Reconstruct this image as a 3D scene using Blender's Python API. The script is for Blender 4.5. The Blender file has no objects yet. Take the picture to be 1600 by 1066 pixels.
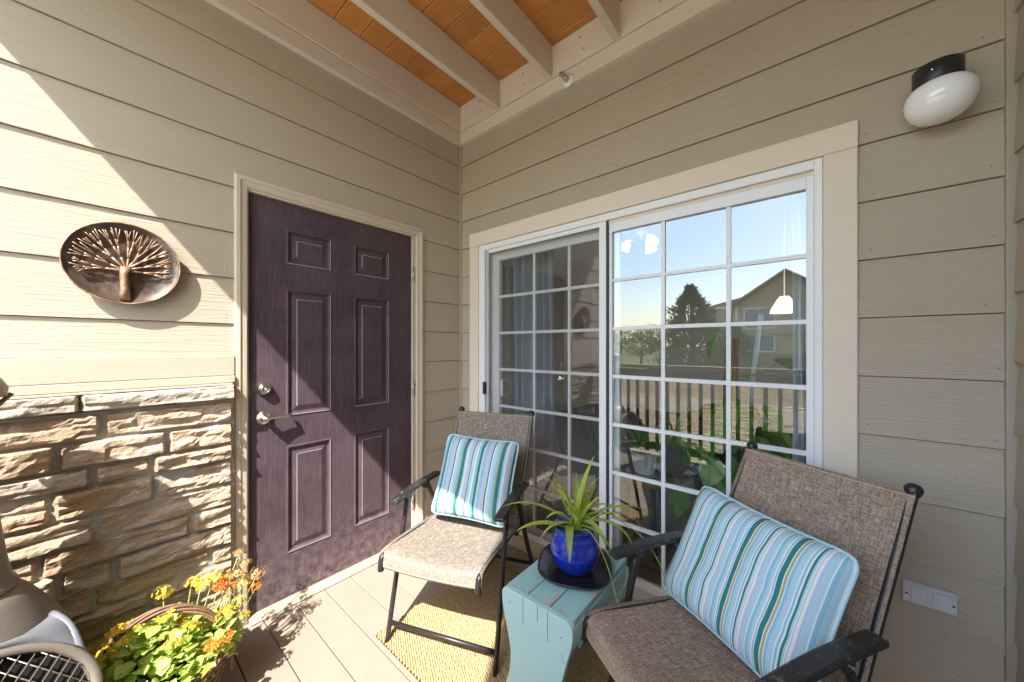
import bpy, bmesh, math, random
from mathutils import Vector, Matrix, Euler, noise
R=math.radians
scene=bpy.context.scene
COL=scene.collection

# ------------------------------------------------------------------ camera
cd=bpy.data.cameras.new('camera'); cam=bpy.data.objects.new('camera',cd); COL.objects.link(cam)
cd.sensor_width=36; cd.lens=546.4/1600*36; cd.shift_y=8/1600; cd.clip_start=.02; cd.clip_end=2000
cam.location=(1.957,-1.740,1.265); cam.rotation_euler=(R(90),0,R(40.09))
scene.camera=cam
# ------------------------------------------------------------------ sky, sun, exposure
SUN=Vector((.43,-.77,1.0)).normalized()
w=bpy.data.worlds.new('World'); scene.world=w; w.use_nodes=True
nt=w.node_tree; bg=nt.nodes['Background']
sky=nt.nodes.new('ShaderNodeTexSky'); sky.sky_type='NISHITA'; sky.sun_disc=False
sky.sun_elevation=math.asin(SUN.z); sky.sun_rotation=math.atan2(SUN.x,SUN.y)
sky.air_density=1.3; sky.dust_density=1.1; sky.ozone_density=1.0
nt.links.new(sky.outputs[0],bg.inputs[0]); bg.inputs[1].default_value=.15
sl=bpy.data.lights.new('sun','SUN'); sl.energy=2.5; sl.angle=R(.53); sl.color=(1,.965,.91)
so=bpy.data.objects.new('sun',sl); COL.objects.link(so); so.location=(2,-6,8)
so.rotation_euler=SUN.to_track_quat('Z','Y').to_euler()
vs=scene.view_settings; vs.view_transform='Standard'; vs.look='None'; vs.gamma=1; vs.exposure=2.4
scene.cycles.max_bounces=14; scene.cycles.diffuse_bounces=8; scene.cycles.transparent_max_bounces=24
scene.cycles.sample_clamp_indirect=8

# ------------------------------------------------------------------ helpers
class MB:
    def __init__(s): s.v=[]; s.f=[]; s.uv={}
    def add(s,vs,fs):
        b=len(s.v); s.v+= [tuple(p) for p in vs]; s.f+=[tuple(i+b for i in f) for f in fs]; return s
    def box(s,x0,x1,y0,y1,z0,z1):
        v=[(x,y,z) for x in (x0,x1) for y in (y0,y1) for z in (z0,z1)]
        return s.add(v,[(0,1,3,2),(4,6,7,5),(0,4,5,1),(2,3,7,6),(0,2,6,4),(1,5,7,3)])
    def prism(s,poly,a,b,fn):
        # poly: list of 2D, extruded between a and b; fn(p,q,t)->xyz
        n=len(poly); v=[fn(p,q,a) for p,q in poly]+[fn(p,q,b) for p,q in poly]
        fs=[(i,(i+1)%n,n+(i+1)%n,n+i) for i in range(n)]+[tuple(range(n-1,-1,-1)),tuple(range(n,2*n))]
        return s.add(v,fs)
    def tube(s,pts,r,seg=8,cap=True,flat=1.0):
        pts=[Vector(p) for p in pts]; n=len(pts)
        rs=r if isinstance(r,(list,tuple)) else [r]*n
        t0=(pts[1]-pts[0]).normalized(); up=Vector((0,0,1)) if abs(t0.z)<.9 else Vector((1,0,0))
        a=t0.cross(up).normalized(); vs=[]
        for i in range(n):
            t=(pts[min(i+1,n-1)]-pts[max(i-1,0)]).normalized()
            a=(a-t*a.dot(t)).normalized(); b=t.cross(a)
            for k in range(seg):
                an=2*math.pi*k/seg
                vs.append(pts[i]+(a*math.cos(an)+b*math.sin(an)*flat)*rs[i])
        fs=[(i*seg+k,i*seg+(k+1)%seg,(i+1)*seg+(k+1)%seg,(i+1)*seg+k) for i in range(n-1) for k in range(seg)]
        if cap: fs+=[tuple(range(seg-1,-1,-1)),tuple(range((n-1)*seg,n*seg))]
        return s.add(vs,fs)
    def lathe(s,prof,seg=32,c=(0,0,0),M=None,sy=1.0):
        vs=[]
        for r,z in prof:
            for k in range(seg):
                a=2*math.pi*k/seg; p=Vector((r*math.cos(a),r*math.sin(a)*sy,z))
                if M: p=M@p
                vs.append(p+Vector(c))
        n=len(prof)
        fs=[(i*seg+k,i*seg+(k+1)%seg,(i+1)*seg+(k+1)%seg,(i+1)*seg+k) for i in range(n-1) for k in range(seg)]
        closed=prof[0]==prof[-1]
        if prof[0][0]>1e-4 and not closed: fs.append(tuple(range(seg-1,-1,-1)))
        if prof[-1][0]>1e-4 and not closed: fs.append(tuple(range((n-1)*seg,n*seg)))
        return s.add(vs,fs)
    def grid(s,fn,nu,nv):
        vs=[fn(i/nu,j/nv) for j in range(nv+1) for i in range(nu+1)]; W=nu+1; b=len(s.v)
        fs=[(j*W+i,j*W+i+1,(j+1)*W+i+1,(j+1)*W+i) for j in range(nv) for i in range(nu)]
        for j in range(nv+1):
            for i in range(nu+1): s.uv[b+j*W+i]=(i/nu,j/nv)
        return s.add(vs,fs)
    def mesh(s,name,smooth=False,fix=True):
        me=bpy.data.meshes.new(name); me.from_pydata(s.v,[],s.f)
        if s.uv:
            l=me.uv_layers.new(name='UVMap')
            for lp in me.loops: l.data[lp.index].uv=s.uv.get(lp.vertex_index,(0,0))
        if fix:
            bm=bmesh.new(); bm.from_mesh(me); bmesh.ops.remove_doubles(bm,verts=bm.verts,dist=1e-6) if not s.uv else None
            bmesh.ops.recalc_face_normals(bm,faces=bm.faces); bm.to_mesh(me); bm.free()
        if smooth: me.polygons.foreach_set('use_smooth',[True]*len(me.polygons))
        me.update(); return me
    def build(s,name,mat,parent=None,smooth=False,bev=0,world=True,fix=True,thick=0):
        return link(name,s.mesh(name,smooth,fix),mat,parent,bev,world,thick)
def wloc(o):
    v=Vector((0,0,0))
    while o: v+=o.location; o=o.parent
    return v
def link(name,me,mat,parent=None,bev=0,world=True,thick=0):
    o=bpy.data.objects.new(name,me); COL.objects.link(o)
    if mat and not me.materials: me.materials.append(mat)
    if parent:
        o.parent=parent
        if world: o.location=-wloc(parent)
    if thick:
        m=o.modifiers.new('thickness','SOLIDIFY'); m.thickness=thick; m.offset=0
    if bev:
        m=o.modifiers.new('bevel','BEVEL'); m.width=bev; m.segments=2; m.limit_method='ANGLE'; m.angle_limit=R(40)
        m.harden_normals=False
    return o
def tag(o,label=None,cat=None,group=None,kind=None):
    for k,v in (('label',label),('category',cat),('group',group),('kind',kind)):
        if v: o[k]=v
    return o
def thing(name,loc,label,cat,group=None,rz=0):
    o=bpy.data.objects.new(name,None); COL.objects.link(o); o.location=loc; o.rotation_euler=(0,0,rz); o.empty_display_size=.1
    return tag(o,label,cat,group)

# ------------------------------------------------------------------ materials
class NB:
    def __init__(s,name):
        s.m=bpy.data.materials.new(name); s.m.use_nodes=True; s.t=s.m.node_tree; s.t.nodes.clear()
        s.out=s.n('ShaderNodeOutputMaterial')
    def n(s,typ,**k):
        x=s.t.nodes.new(typ)
        for a,b in k.items(): setattr(x,a,b)
        return x
    def l(s,a,b): s.t.links.new(a,b)
    def coord(s,kind='Object',scale=(1,1,1),rnd=True,rot=(0,0,0)):
        tc=s.n('ShaderNodeTexCoord'); mp=s.n('ShaderNodeMapping'); s.l(tc.outputs[kind],mp.inputs[0])
        mp.inputs['Scale'].default_value=scale; mp.inputs['Rotation'].default_value=rot
        if rnd:
            oi=s.n('ShaderNodeObjectInfo'); ml=s.n('ShaderNodeMath',operation='MULTIPLY'); s.l(oi.outputs['Random'],ml.inputs[0]); ml.inputs[1].default_value=37.
            s.l(ml.outputs[0],mp.inputs['Location'])
        return mp.outputs[0]
    def noise(s,vec,scale=5,detail=4,rough=.5,dist=0):
        x=s.n('ShaderNodeTexNoise'); s.l(vec,x.inputs['Vector']); x.inputs['Scale'].default_value=scale
        x.inputs['Detail'].default_value=detail; x.inputs['Roughness'].default_value=rough; x.inputs['Distortion'].default_value=dist
        return x.outputs['Fac']
    def ramp(s,fac,stops,interp='LINEAR'):
        x=s.n('ShaderNodeValToRGB'); s.l(fac,x.inputs[0]); x.color_ramp.interpolation=interp
        e=x.color_ramp.elements
        while len(e)>1: e.remove(e[-1])
        e[0].position=stops[0][0]; e[0].color=c4(stops[0][1])
        for p,c in stops[1:]:
            q=e.new(p); q.color=c4(c)
        return x.outputs[0]
    def mix(s,fac,a,b,blend='MIX'):
        x=s.n('ShaderNodeMix',data_type='RGBA',blend_type=blend)
        for i,vv in ((0,fac),(6,a),(7,b)):
            if isinstance(vv,(int,float)): x.inputs[i].default_value=vv
            elif isinstance(vv,(tuple,list)): x.inputs[i].default_value=c4(vv)
            else: s.l(vv,x.inputs[i])
        return x.outputs[2]
    def math(s,op,a,b=0):
        x=s.n('ShaderNodeMath',operation=op)
        for i,vv in enumerate((a,b)):
            if isinstance(vv,(int,float)): x.inputs[i].default_value=vv
            else: s.l(vv,x.inputs[i])
        return x.outputs[0]
    def bump(s,h,strength=.3,dist=.01,normal=None):
        x=s.n('ShaderNodeBump'); s.l(h,x.inputs['Height']); x.inputs['Strength'].default_value=strength; x.inputs['Distance'].default_value=dist
        if normal: s.l(normal,x.inputs['Normal'])
        return x.outputs[0]
    def bsdf(s,col,rough=.6,normal=None,metal=0,spec=.5,**k):
        x=s.n('ShaderNodeBsdfPrincipled')
        for nm,vv in (('Base Color',col),('Roughness',rough),('Metallic',metal),('Specular IOR Level',spec)):
            if isinstance(vv,(tuple,list)): x.inputs[nm].default_value=c4(vv)
            elif isinstance(vv,(int,float)): x.inputs[nm].default_value=vv
            else: s.l(vv,x.inputs[nm])
        for nm,vv in k.items(): x.inputs[nm.replace('_',' ')].default_value=c4(vv) if isinstance(vv,tuple) else vv
        if normal: s.l(normal,x.inputs['Normal'])
        s.l(x.outputs[0],s.out.inputs[0]); return x
def c4(c): return (c[0],c[1],c[2],1) if len(c)==3 else tuple(c)
def dk(c,k): return tuple(v*k for v in c)
def simple(name,col,rough=.6,metal=0,var=.08,vs=8,bs=0,bscale=60,bdist=.002,spec=.5,rnd=True,**k):
    b=NB(name); v=b.coord(rnd=rnd)
    f=b.noise(v,vs,5,.6); c=b.mix(f,dk(col,1-var),dk(col,1+var))
    nrm=b.bump(b.noise(v,bscale,4,.6),bs,bdist) if bs else None
    b.bsdf(c,rough,nrm,metal,spec,**k); return b.m
def grainy(name,col,axis,rough=.65,var=.07,bs=.6,bdist=.003,fine=70,spec=.35,dirt=.25):
    # embossed wood grain running along one axis
    b=NB(name); a=[1,1,1]; sc=[fine]*3; sc[axis]=2.2
    v=b.coord(scale=tuple(sc)); n1=b.noise(v,1,3,.55,1.3)
    sc2=[fine*.32]*3; sc2[axis]=.9; v2=b.coord(scale=tuple(sc2)); n2=b.noise(v2,1,4,.6,2.2)
    w=b.n('ShaderNodeMath',operation='PINGPONG'); b.l(b.math('MULTIPLY',n2,5),w.inputs[0]); w.inputs[1].default_value=.5
    h=b.math('ADD',b.math('MULTIPLY',n1,.7),b.math('MULTIPLY',w.outputs[0],.7))
    vo=b.coord(); big=b.noise(vo,1.6,5,.65); c=b.mix(big,dk(col,1-var),dk(col,1+var))
    spk=b.ramp(b.noise(vo,90,2,.5),[(.70,(1,1,1)),(.78,dk((1,1,1),1-dirt))]); c=b.mix(1.0,c,spk,'MULTIPLY')
    b.bsdf(c,rough,b.bump(h,bs,bdist),0,spec); return b.m
SID=(.455,.39,.30); TRM=(.48,.405,.315); BEI=(.78,.68,.56)
M={}
M['sideY']=grainy('siding paint along y',SID,1)
M['sideX']=grainy('siding paint along x',SID,0)
M['trimY']=grainy('cream trim along y',TRM,1,bs=.15)
M['trimX']=grainy('beige trim along x',BEI,0,bs=.18)
M['trimZ']=grainy('beige trim along z',BEI,2,bs=.18)
M['casing']=grainy('cream casing paint',(.57,.485,.375),2,bs=.06)
M['beamY']=grainy('beam paint along y',(.68,.60,.49),1,bs=.3,dirt=.5)
M['beamX']=grainy('beam paint along x',(.72,.64,.52),0,bs=.3,dirt=.5)
M['joint']=simple('dark lap joint',(.15,.11,.07),.9,var=.5,vs=25)
M['jamb']=simple('corner caulk',(.38,.335,.265),.6)
M['white']=simple('white vinyl',(.84,.85,.86),.35,var=.02)
M['greyvinyl']=simple('grey screen frame',(.50,.51,.52),.4,var=.03)
M['black']=simple('black plastic',(.018,.018,.02),.35,var=.2)
M['rubber']=simple('dark gasket',(.02,.025,.05),.5)
M['nickel']=simple('satin nickel',(.62,.58,.50),.28,metal=1,var=.05,bs=.03,bscale=300)
M['steel']=simple('bright steel',(.65,.65,.66),.22,metal=1,var=.04)

def m_door():
    b=NB('plum door paint'); v=b.coord(scale=(60,60,3),rnd=False); n1=b.noise(v,1,4,.6,1.2)
    v2=b.coord(rnd=False); big=b.noise(v2,2.5,6,.65); sc=b.coord(scale=(220,220,9),rnd=False); fade=b.noise(sc,1,3,.6)
    c=b.mix(b.ramp(big,[(.3,(0,0,0)),(.7,(1,1,1))]),(.058,.036,.047),(.100,.070,.082))
    c=b.mix(b.ramp(fade,[(.45,(0,0,0)),(.75,(.28,.28,.28))]),c,(.22,.165,.175))
    # scuffed dirt band along the bottom rail
    sx=b.n('ShaderNodeSeparateXYZ'); b.l(v2,sx.inputs[0])
    low=b.math('SUBTRACT',.42,sx.outputs[2]); low=b.math('MULTIPLY',low,2.2)
    scf=b.math('MULTIPLY',low,b.ramp(b.noise(v2,26,8,.75),[(.42,(0,0,0)),(.68,(1,1,1))]))
    cl=b.n('ShaderNodeClamp'); b.l(scf,cl.inputs[0]); c=b.mix(cl.outputs[0],c,(.26,.20,.195))
    b.bsdf(c,.55,b.bump(n1,.28,.0018),0,.12); return b.m
M['door']=m_door()
def m_edge():
    b=NB('pale moulding highlight'); v=b.coord(scale=(30,30,30)); c=b.mix(b.noise(v,1,5,.7),(.24,.20,.23),(.46,.42,.46)); b.bsdf(c,.5); return b.m
M['dooredge']=m_edge()

def m_stone():
    b=NB('ledge stone'); v=b.coord(); oi=b.n('ShaderNodeObjectInfo')
    base=b.ramp(oi.outputs['Random'],[(0,(.53,.42,.31)),(.25,(.60,.50,.385)),(.5,(.50,.375,.265)),(.75,(.56,.45,.335)),(1,(.52,.45,.37))])
    n=b.noise(v,5.5,8,.7,.4); c=b.mix(b.ramp(n,[(.40,(0,0,0)),(.70,(.8,.8,.8))]),base,(.50,.31,.175))
    c=b.mix(b.ramp(b.noise(v,14,7,.75),[(.5,(0,0,0)),(.72,(.7,.7,.7))]),c,(.68,.61,.51))
    c=b.mix(b.ramp(b.noise(v,34,6,.8),[(.58,(0,0,0)),(.72,(.55,.55,.55))]),c,(.20,.145,.105))
    vst=b.coord(scale=(24,24,46)); h=b.math('ADD',b.noise(v,38,8,.72),b.math('MULTIPLY',b.noise(vst,1,6,.7,.8),.8))
    b.bsdf(c,.88,b.bump(h,1.0,.014),0,.2); return b.m
M['stone']=m_stone()
def m_cap():
    b=NB('pale capstone'); v=b.coord(); c=b.mix(b.noise(v,12,8,.7),(.42,.36,.28),(.55,.48,.385))
    c=b.mix(b.ramp(b.noise(v,40,6,.8),[(.6,(0,0,0)),(.75,(.6,.6,.6))]),c,(.30,.25,.20))
    b.bsdf(c,.9,b.bump(b.noise(v,45,9,.75),.7,.012),0,.2); return b.m
M['cap']=m_cap()
M['mortar']=simple('grey mortar',(.38,.36,.325),.95,var=.25,vs=20,bs=.6,bscale=120,bdist=.006)

def m_deck():
    b=NB('tan composite board'); v=b.coord(scale=(3,50,50)); v2=b.coord()
    c=b.mix(b.noise(v2,2.2,6,.7),(.28,.222,.175),(.345,.28,.225)); c=b.mix(b.ramp(b.noise(v2,28,6,.7),[(.55,(0,0,0)),(.8,(.5,.5,.5))]),c,(.40,.335,.28))
    c=b.mix(b.ramp(b.noise(v2,140,2,.5),[(.68,(0,0,0)),(.75,(.5,.5,.5))]),c,(.22,.14,.10))
    b.bsdf(c,.75,b.bump(b.math('ADD',b.noise(v,1,4,.6,.5),b.noise(v2,160,3,.6)),.18,.0015),0,.3); return b.m
M['deck']=m_deck()
def m_orange():
    b=NB('orange stained cedar'); v=b.coord(scale=(2.5,34,34)); v2=b.coord()
    c=b.mix(b.noise(v,1,5,.65,1.5),(.50,.19,.04),(.70,.31,.08)); c=b.mix(b.ramp(b.noise(v2,9,5,.7),[(.45,(0,0,0)),(.75,(.6,.6,.6))]),c,(.40,.14,.03)); oi=b.n('ShaderNodeObjectInfo'); c=b.mix(b.math('MULTIPLY',oi.outputs['Random'],.55),c,(.36,.15,.045)); kn=b.ramp(b.noise(b.coord(scale=(5,9,9)),1,2,.4),[(.72,(0,0,0)),(.78,(.7,.7,.7))]); c=b.mix(kn,c,(.20,.07,.02))
    b.bsdf(c,.5,b.bump(b.noise(v,1,5,.6,1),.2,.002),0,.4); return b.m
M['orange']=m_orange()
M['overspray']=simple('beige paint drips',(.60,.47,.32),.7,var=.2)

def m_sling(name,c0,c1,c2):
    b=NB(name); tc=b.n('ShaderNodeTexCoord')
    def m(sc): 
        mp=b.n('ShaderNodeMapping'); b.l(tc.outputs['UV'],mp.inputs[0]); mp.inputs['Scale'].default_value=sc; return mp.outputs[0]
    a=b.noise(m((150,11,1)),1,2,.6); d=b.noise(m((11,150,1)),1,2,.6)
    e=b.noise(m((300,34,1)),1,1,.5); g=b.noise(m((34,300,1)),1,1,.5)
    s=b.math('ADD',b.math('MULTIPLY',b.math('ADD',a,d),.6),b.math('MULTIPLY',b.math('ADD',e,g),.55))
    c=b.ramp(s,[(.92,c0),(1.12,c1),(1.34,c2)]) if False else b.ramp(b.math('MULTIPLY',s,.5),[(.44,c0),(.57,c1),(.71,c2)])
    b.bsdf(c,.7,b.bump(b.math('ADD',e,g),.4,.002),0,.25); return b.m
M['sling1']=m_sling('grey taupe sling weave',(.10,.08,.062),(.235,.195,.155),(.46,.40,.335))
M['sling2']=m_sling('brown sling weave',(.13,.087,.062),(.30,.22,.16),(.54,.44,.35))
M['hem']=simple('sling hem',(.16,.125,.095),.8,var=.2,vs=120)
def m_frame():
    b=NB('worn black powder coat'); v=b.coord(); 
    c=b.mix(b.ramp(b.noise(v,45,6,.75),[(.60,(0,0,0)),(.70,(1,1,1))]),(.022,.021,.021),(.15,.115,.085)); b.bsdf(c,.38,b.bump(b.noise(v,160,3,.6),.12,.001),0,.5); return b.m
M['frame']=m_frame()
def m_arm():
    b=NB('scuffed black armrest'); v=b.coord(scale=(30,12,30)); 
    c=b.mix(b.ramp(b.noise(v,2.5,7,.7),[(.57,(0,0,0)),(.66,(.8,.8,.8))]),(.024,.023,.022),(.20,.18,.16)); b.bsdf(c,.42,b.bump(b.noise(v,6,4,.6),.15,.001),0,.5); return b.m
M['arm']=m_arm()

def m_stripe(name,stops,rep):
    b=NB(name); tc=b.n('ShaderNodeTexCoord'); sx=b.n('ShaderNodeSeparateXYZ'); b.l(tc.outputs['UV'],sx.inputs[0])
    wob=b.noise(tc.outputs['UV'],3,2,.5); u=b.math('ADD',b.math('MULTIPLY',sx.outputs[0],rep),b.math('MULTIPLY',wob,.010))
    fr=b.math('FRACT',u); c=b.ramp(fr,stops,'CONSTANT')
    v=b.coord(); h=b.noise(v,500,2,.5); fold=b.noise(v,9,3,.55,.6)
    n=b.bump(fold,.35,.02,b.bump(h,.15,.0008)); b.bsdf(c,.85,n,0,.15,Sheen_Weight=.15); return b.m
LB=(.42,.62,.70); SB=(.26,.52,.66); WH=(.74,.79,.80); TE=(.035,.21,.20); TN=(.42,.40,.20); LV=(.47,.53,.66); GW=(.60,.66,.66)
M['pillow1']=m_stripe('blue pillow stripes narrow',[(0,LB),(.06,WH),(.10,SB),(.17,TE),(.235,GW),(.27,SB),(.34,LV),(.46,TE),(.49,WH),(.52,LB),(.60,SB),(.66,TN),(.69,TE),(.775,LB),(.82,WH),(.85,LV),(.96,TE),(.985,WH)],2.0)
M['pillow2']=m_stripe('blue pillow stripes wide',[(0,LB),(.07,WH),(.10,SB),(.13,WH),(.15,TE),(.255,WH),(.275,TN),(.325,WH),(.345,SB),(.40,LB),(.50,WH),(.52,SB),(.56,WH),(.59,TE),(.635,LB),(.67,WH),(.69,(.55,.55,.50)),(.71,WH),(.76,LV),(.80,LB),(.91,WH),(.93,SB)],4.1)
M['piping']=simple('pale blue piping',(.42,.64,.72),.8)

def m_teal():
    b=NB('chipped turquoise paint'); v=b.coord(scale=(14,4,14)); v2=b.coord(); 
    c=b.mix(b.noise(v2,3,5,.6),(.27,.50,.51),(.36,.58,.58)); c=b.mix(b.ramp(b.noise(v,1.2,8,.72),[(.535,(0,0,0)),(.60,(.9,.9,.9))]),c,(.46,.36,.29))
    vz=b.coord(scale=(40,40,2.5)); b.bsdf(c,.55,b.bump(b.noise(vz,1,4,.6),.25,.0015),0,.35); return b.m
M['teal']=m_teal()
def m_tealleg():
    b=NB('turquoise painted pine'); v2=b.coord(); vz=b.coord(scale=(45,45,2.2))
    c=b.mix(b.noise(v2,3,5,.6),(.34,.57,.58),(.43,.65,.65)); c=b.mix(b.ramp(b.noise(v2,20,6,.7),[(.62,(0,0,0)),(.68,(.8,.8,.8))]),c,(.44,.37,.31))
    b.bsdf(c,.55,b.bump(b.noise(vz,1,4,.6),.22,.0015),0,.35); return b.m
M['tealleg']=m_tealleg()
def m_glaze():
    b=NB('cobalt glaze'); v=b.coord(scale=(1,1,1.6)); n=b.noise(v,55,5,.65,.4)
    c=b.ramp(n,[(.30,(.005,.018,.26)),(.55,(.007,.030,.36)),(.80,(.02,.09,.50))]); b.bsdf(c,.08,b.bump(n,.12,.002),0,.6,Coat_Weight=.6); return b.m
M['glaze']=m_glaze()
M['soil']=simple('potting soil',(.055,.033,.02),.95,var=.7,vs=60,bs=1,bscale=90,bdist=.01)
M['saucer']=simple('black glossy saucer',(.016,.016,.018),.22,var=.3)
def m_leaf(name,a,b_,c_,tr=.35):
    b=NB(name); oi=b.n('ShaderNodeObjectInfo'); v=b.coord(); f=b.math('ADD',b.math('MULTIPLY',oi.outputs['Random'],.75),b.math('MULTIPLY',b.noise(v,20,3,.5),.3))
    c=b.ramp(f,[(.1,a),(.5,b_),(.9,c_)])
    p=b.n('ShaderNodeBsdfPrincipled'); b.l(c,p.inputs['Base Color']); p.inputs['Roughness'].default_value=.4; p.inputs['Specular IOR Level'].default_value=.4
    t=b.n('ShaderNodeBsdfTranslucent'); b.l(c,t.inputs[0]); mx=b.n('ShaderNodeMixShader'); mx.inputs[0].default_value=tr
    b.l(p.outputs[0],mx.inputs[1]); b.l(t.outputs[0],mx.inputs[2]); b.l(mx.outputs[0],b.out.inputs[0]); return b.m
M['spider']=m_leaf('spider plant leaf',(.34,.46,.07),(.50,.60,.10),(.68,.72,.18),.45)
M['kal']=m_leaf('succulent leaf',(.30,.46,.07),(.50,.64,.15),(.70,.76,.28))
M['pothos']=m_leaf('pothos leaf',(.11,.28,.05),(.19,.40,.07),(.32,.52,.12))
M['needle']=m_leaf('pine needle',(.035,.07,.035),(.06,.105,.05),(.09,.14,.075),.2)
M['treeleaf']=m_leaf('distant leaf',(.05,.08,.02),(.08,.12,.03),(.12,.15,.05),.25)
M['yellow']=m_leaf('yellow petal',(.70,.50,.04),(.80,.62,.08),(.80,.70,.22),.3)
M['orangefl']=m_leaf('orange petal',(.62,.14,.015),(.70,.20,.02),(.72,.30,.04),.3)
M['redfl']=m_leaf('red petal',(.33,.012,.03),(.42,.02,.04),(.50,.04,.06),.3)
M['dry']=m_leaf('dried petal',(.38,.24,.10),(.50,.32,.14),(.60,.40,.2),.3)
M['stem']=simple('flower stem',(.34,.36,.12),.6,var=.3)
M['wicker']=simple('brown wicker',(.20,.115,.062),.6,var=.45,vs=40,bs=.3,bscale=150)
M['bark']=simple('bark',(.10,.07,.05),.9,var=.3,bs=.6,bscale=30,bdist=.02)
def m_jute():
    b=NB('woven jute'); v=b.coord(rnd=False); c=b.mix(b.noise(v,5,6,.7),(.34,.235,.115),(.50,.365,.19)); c=b.mix(b.ramp(b.noise(v,130,3,.7),[(.45,(0,0,0)),(.7,(.8,.8,.8))]),c,(.60,.46,.26))
    b.bsdf(c,.9,b.bump(b.noise(v,420,2,.6),.5,.002),0,.1); return b.m
M['jute']=m_jute()
M['jutebase']=simple('rug backing',(.085,.048,.02),.95,var=.3)
M['clay']=simple('weathered bronze steel',(.25,.215,.18),.5,metal=.35,var=.2,vs=14,bs=.15,bscale=80)
M['hood']=simple('grey powder coat hood',(.17,.18,.20),.42,var=.06)
M['soot']=simple('soot',(.006,.006,.006),.95)
M['wire']=simple('galvanised wire',(.42,.37,.30),.4,metal=.7,var=.15)
def m_rust():
    b=NB('rust patina metal'); v=b.coord(); c=b.ramp(b.noise(v,22,7,.7),[(.35,(.15,.075,.04)),(.5,(.33,.19,.11)),(.62,(.50,.38,.29)),(.75,(.30,.09,.03))]); b.bsdf(c,.38,b.bump(b.noise(v,70,4,.6),.25,.002),.3,.5); return b.m
M['rust']=m_rust()
def m_dish():
    b=NB('burnished metal dish'); v=b.coord(); c=b.ramp(b.noise(v,12,8,.75),[(.35,(.035,.022,.016)),(.55,(.12,.085,.065)),(.72,(.25,.20,.17))]); b.bsdf(c,.36,b.bump(b.noise(v,160,3,.6),.15,.001),.25,.5); return b.m
M['dish']=m_dish()
def m_globe():
    b=NB('opal glass globe'); b.bsdf((.88,.89,.90),.12,None,0,.5,Subsurface_Weight=.15,Coat_Weight=.5); return b.m
M['globe']=m_globe()
M['lampbase']=simple('black lamp holder',(.022,.022,.026),.4,var=.3)
M['outlet']=simple('scuffed white cover',(.60,.60,.61),.45,var=.14,vs=30)
def m_glass():
    b=NB('coated window glass'); t=b.n('ShaderNodeBsdfTransparent'); t.inputs[0].default_value=(.86,.90,.90,1)
    g=b.n('ShaderNodeBsdfGlossy'); g.inputs['Roughness'].default_value=0.0; g.inputs[0].default_value=(.96,.98,1,1)
    lw=b.n('ShaderNodeFresnel'); lw.inputs[0].default_value=1.5
    f=b.math('ADD',b.math('MULTIPLY',lw.outputs[0],1.0),.135)
    mx=b.n('ShaderNodeMixShader'); b.l(f,mx.inputs[0]); b.l(t.outputs[0],mx.inputs[1]); b.l(g.outputs[0],mx.inputs[2]); b.l(mx.outputs[0],b.out.inputs[0]); return b.m
M['glass']=m_glass()
def m_mesh():
    b=NB('insect screen mesh'); t=b.n('ShaderNodeBsdfTransparent'); d=b.n('ShaderNodeBsdfDiffuse'); d.inputs[0].default_value=(.10,.095,.09,1)
    mx=b.n('ShaderNodeMixShader'); mx.inputs[0].default_value=.24; b.l(t.outputs[0],mx.inputs[1]); b.l(d.outputs[0],mx.inputs[2]); b.l(mx.outputs[0],b.out.inputs[0]); return b.m
M['screen']=m_mesh()
def m_curtain():
    b=NB('sheer curtain'); p=b.n('ShaderNodeBsdfDiffuse'); p.inputs[0].default_value=(.72,.75,.80,1); t=b.n('ShaderNodeBsdfTranslucent'); t.inputs[0].default_value=(.7,.73,.78,1)
    mx=b.n('ShaderNodeMixShader'); mx.inputs[0].default_value=.4; b.l(p.outputs[0],mx.inputs[1]); b.l(t.outputs[0],mx.inputs[2]); b.l(mx.outputs[0],b.out.inputs[0]); return b.m
M['curtain']=m_curtain()
M['carpet']=simple('grey brown carpet',(.16,.13,.11),1,var=.4,vs=90,bs=1,bscale=200,bdist=.01)
M['roomwall']=simple('room wall',(.45,.42,.38),.8,var=.03)
M['wood']=simple('honey wood',(.30,.15,.06),.45,var=.35,vs=6)
M['darkwood']=simple('dark planter',(.045,.03,.025),.5,var=.2)
M['whitepot']=simple('white ribbed pot',(.72,.72,.70),.35,var=.05)
M['rail']=grainy('brown railing paint',(.13,.085,.06),2,bs=.2)
M['railtop']=grainy('weathered top rail',(.36,.27,.19),0,bs=.3)
def m_reed():
    b=NB('split reed'); v=b.coord(scale=(3,3,90)); c=b.mix(b.noise(v,1,4,.6),(.72,.60,.44),(.88,.78,.62)); 
    p=b.n('ShaderNodeBsdfDiffuse'); b.l(c,p.inputs[0]); t=b.n('ShaderNodeBsdfTranslucent'); b.l(c,t.inputs[0]); mx=b.n('ShaderNodeMixShader'); mx.inputs[0].default_value=.72
    b.l(p.outputs[0],mx.inputs[1]); b.l(t.outputs[0],mx.inputs[2]); b.l(mx.outputs[0],b.out.inputs[0]); return b.m
M['reed']=m_reed()
def m_grass():
    b=NB('lawn'); v=b.coord(rnd=False); c=b.mix(b.noise(v,.35,8,.7),(.10,.14,.035),(.20,.20,.065)); b.bsdf(c,.9,b.bump(b.noise(v,30,4,.7),.6,.05),0,.2); return b.m
M['grass']=m_grass()
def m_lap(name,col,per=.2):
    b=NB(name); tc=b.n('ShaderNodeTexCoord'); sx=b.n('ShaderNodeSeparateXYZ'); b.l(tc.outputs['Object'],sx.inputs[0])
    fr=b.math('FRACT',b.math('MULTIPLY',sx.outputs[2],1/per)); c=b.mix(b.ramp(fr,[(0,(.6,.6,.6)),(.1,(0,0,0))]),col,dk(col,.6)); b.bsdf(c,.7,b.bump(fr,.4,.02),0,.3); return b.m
M['farwall']=m_lap('far tan siding',(.58,.45,.27))
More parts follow.
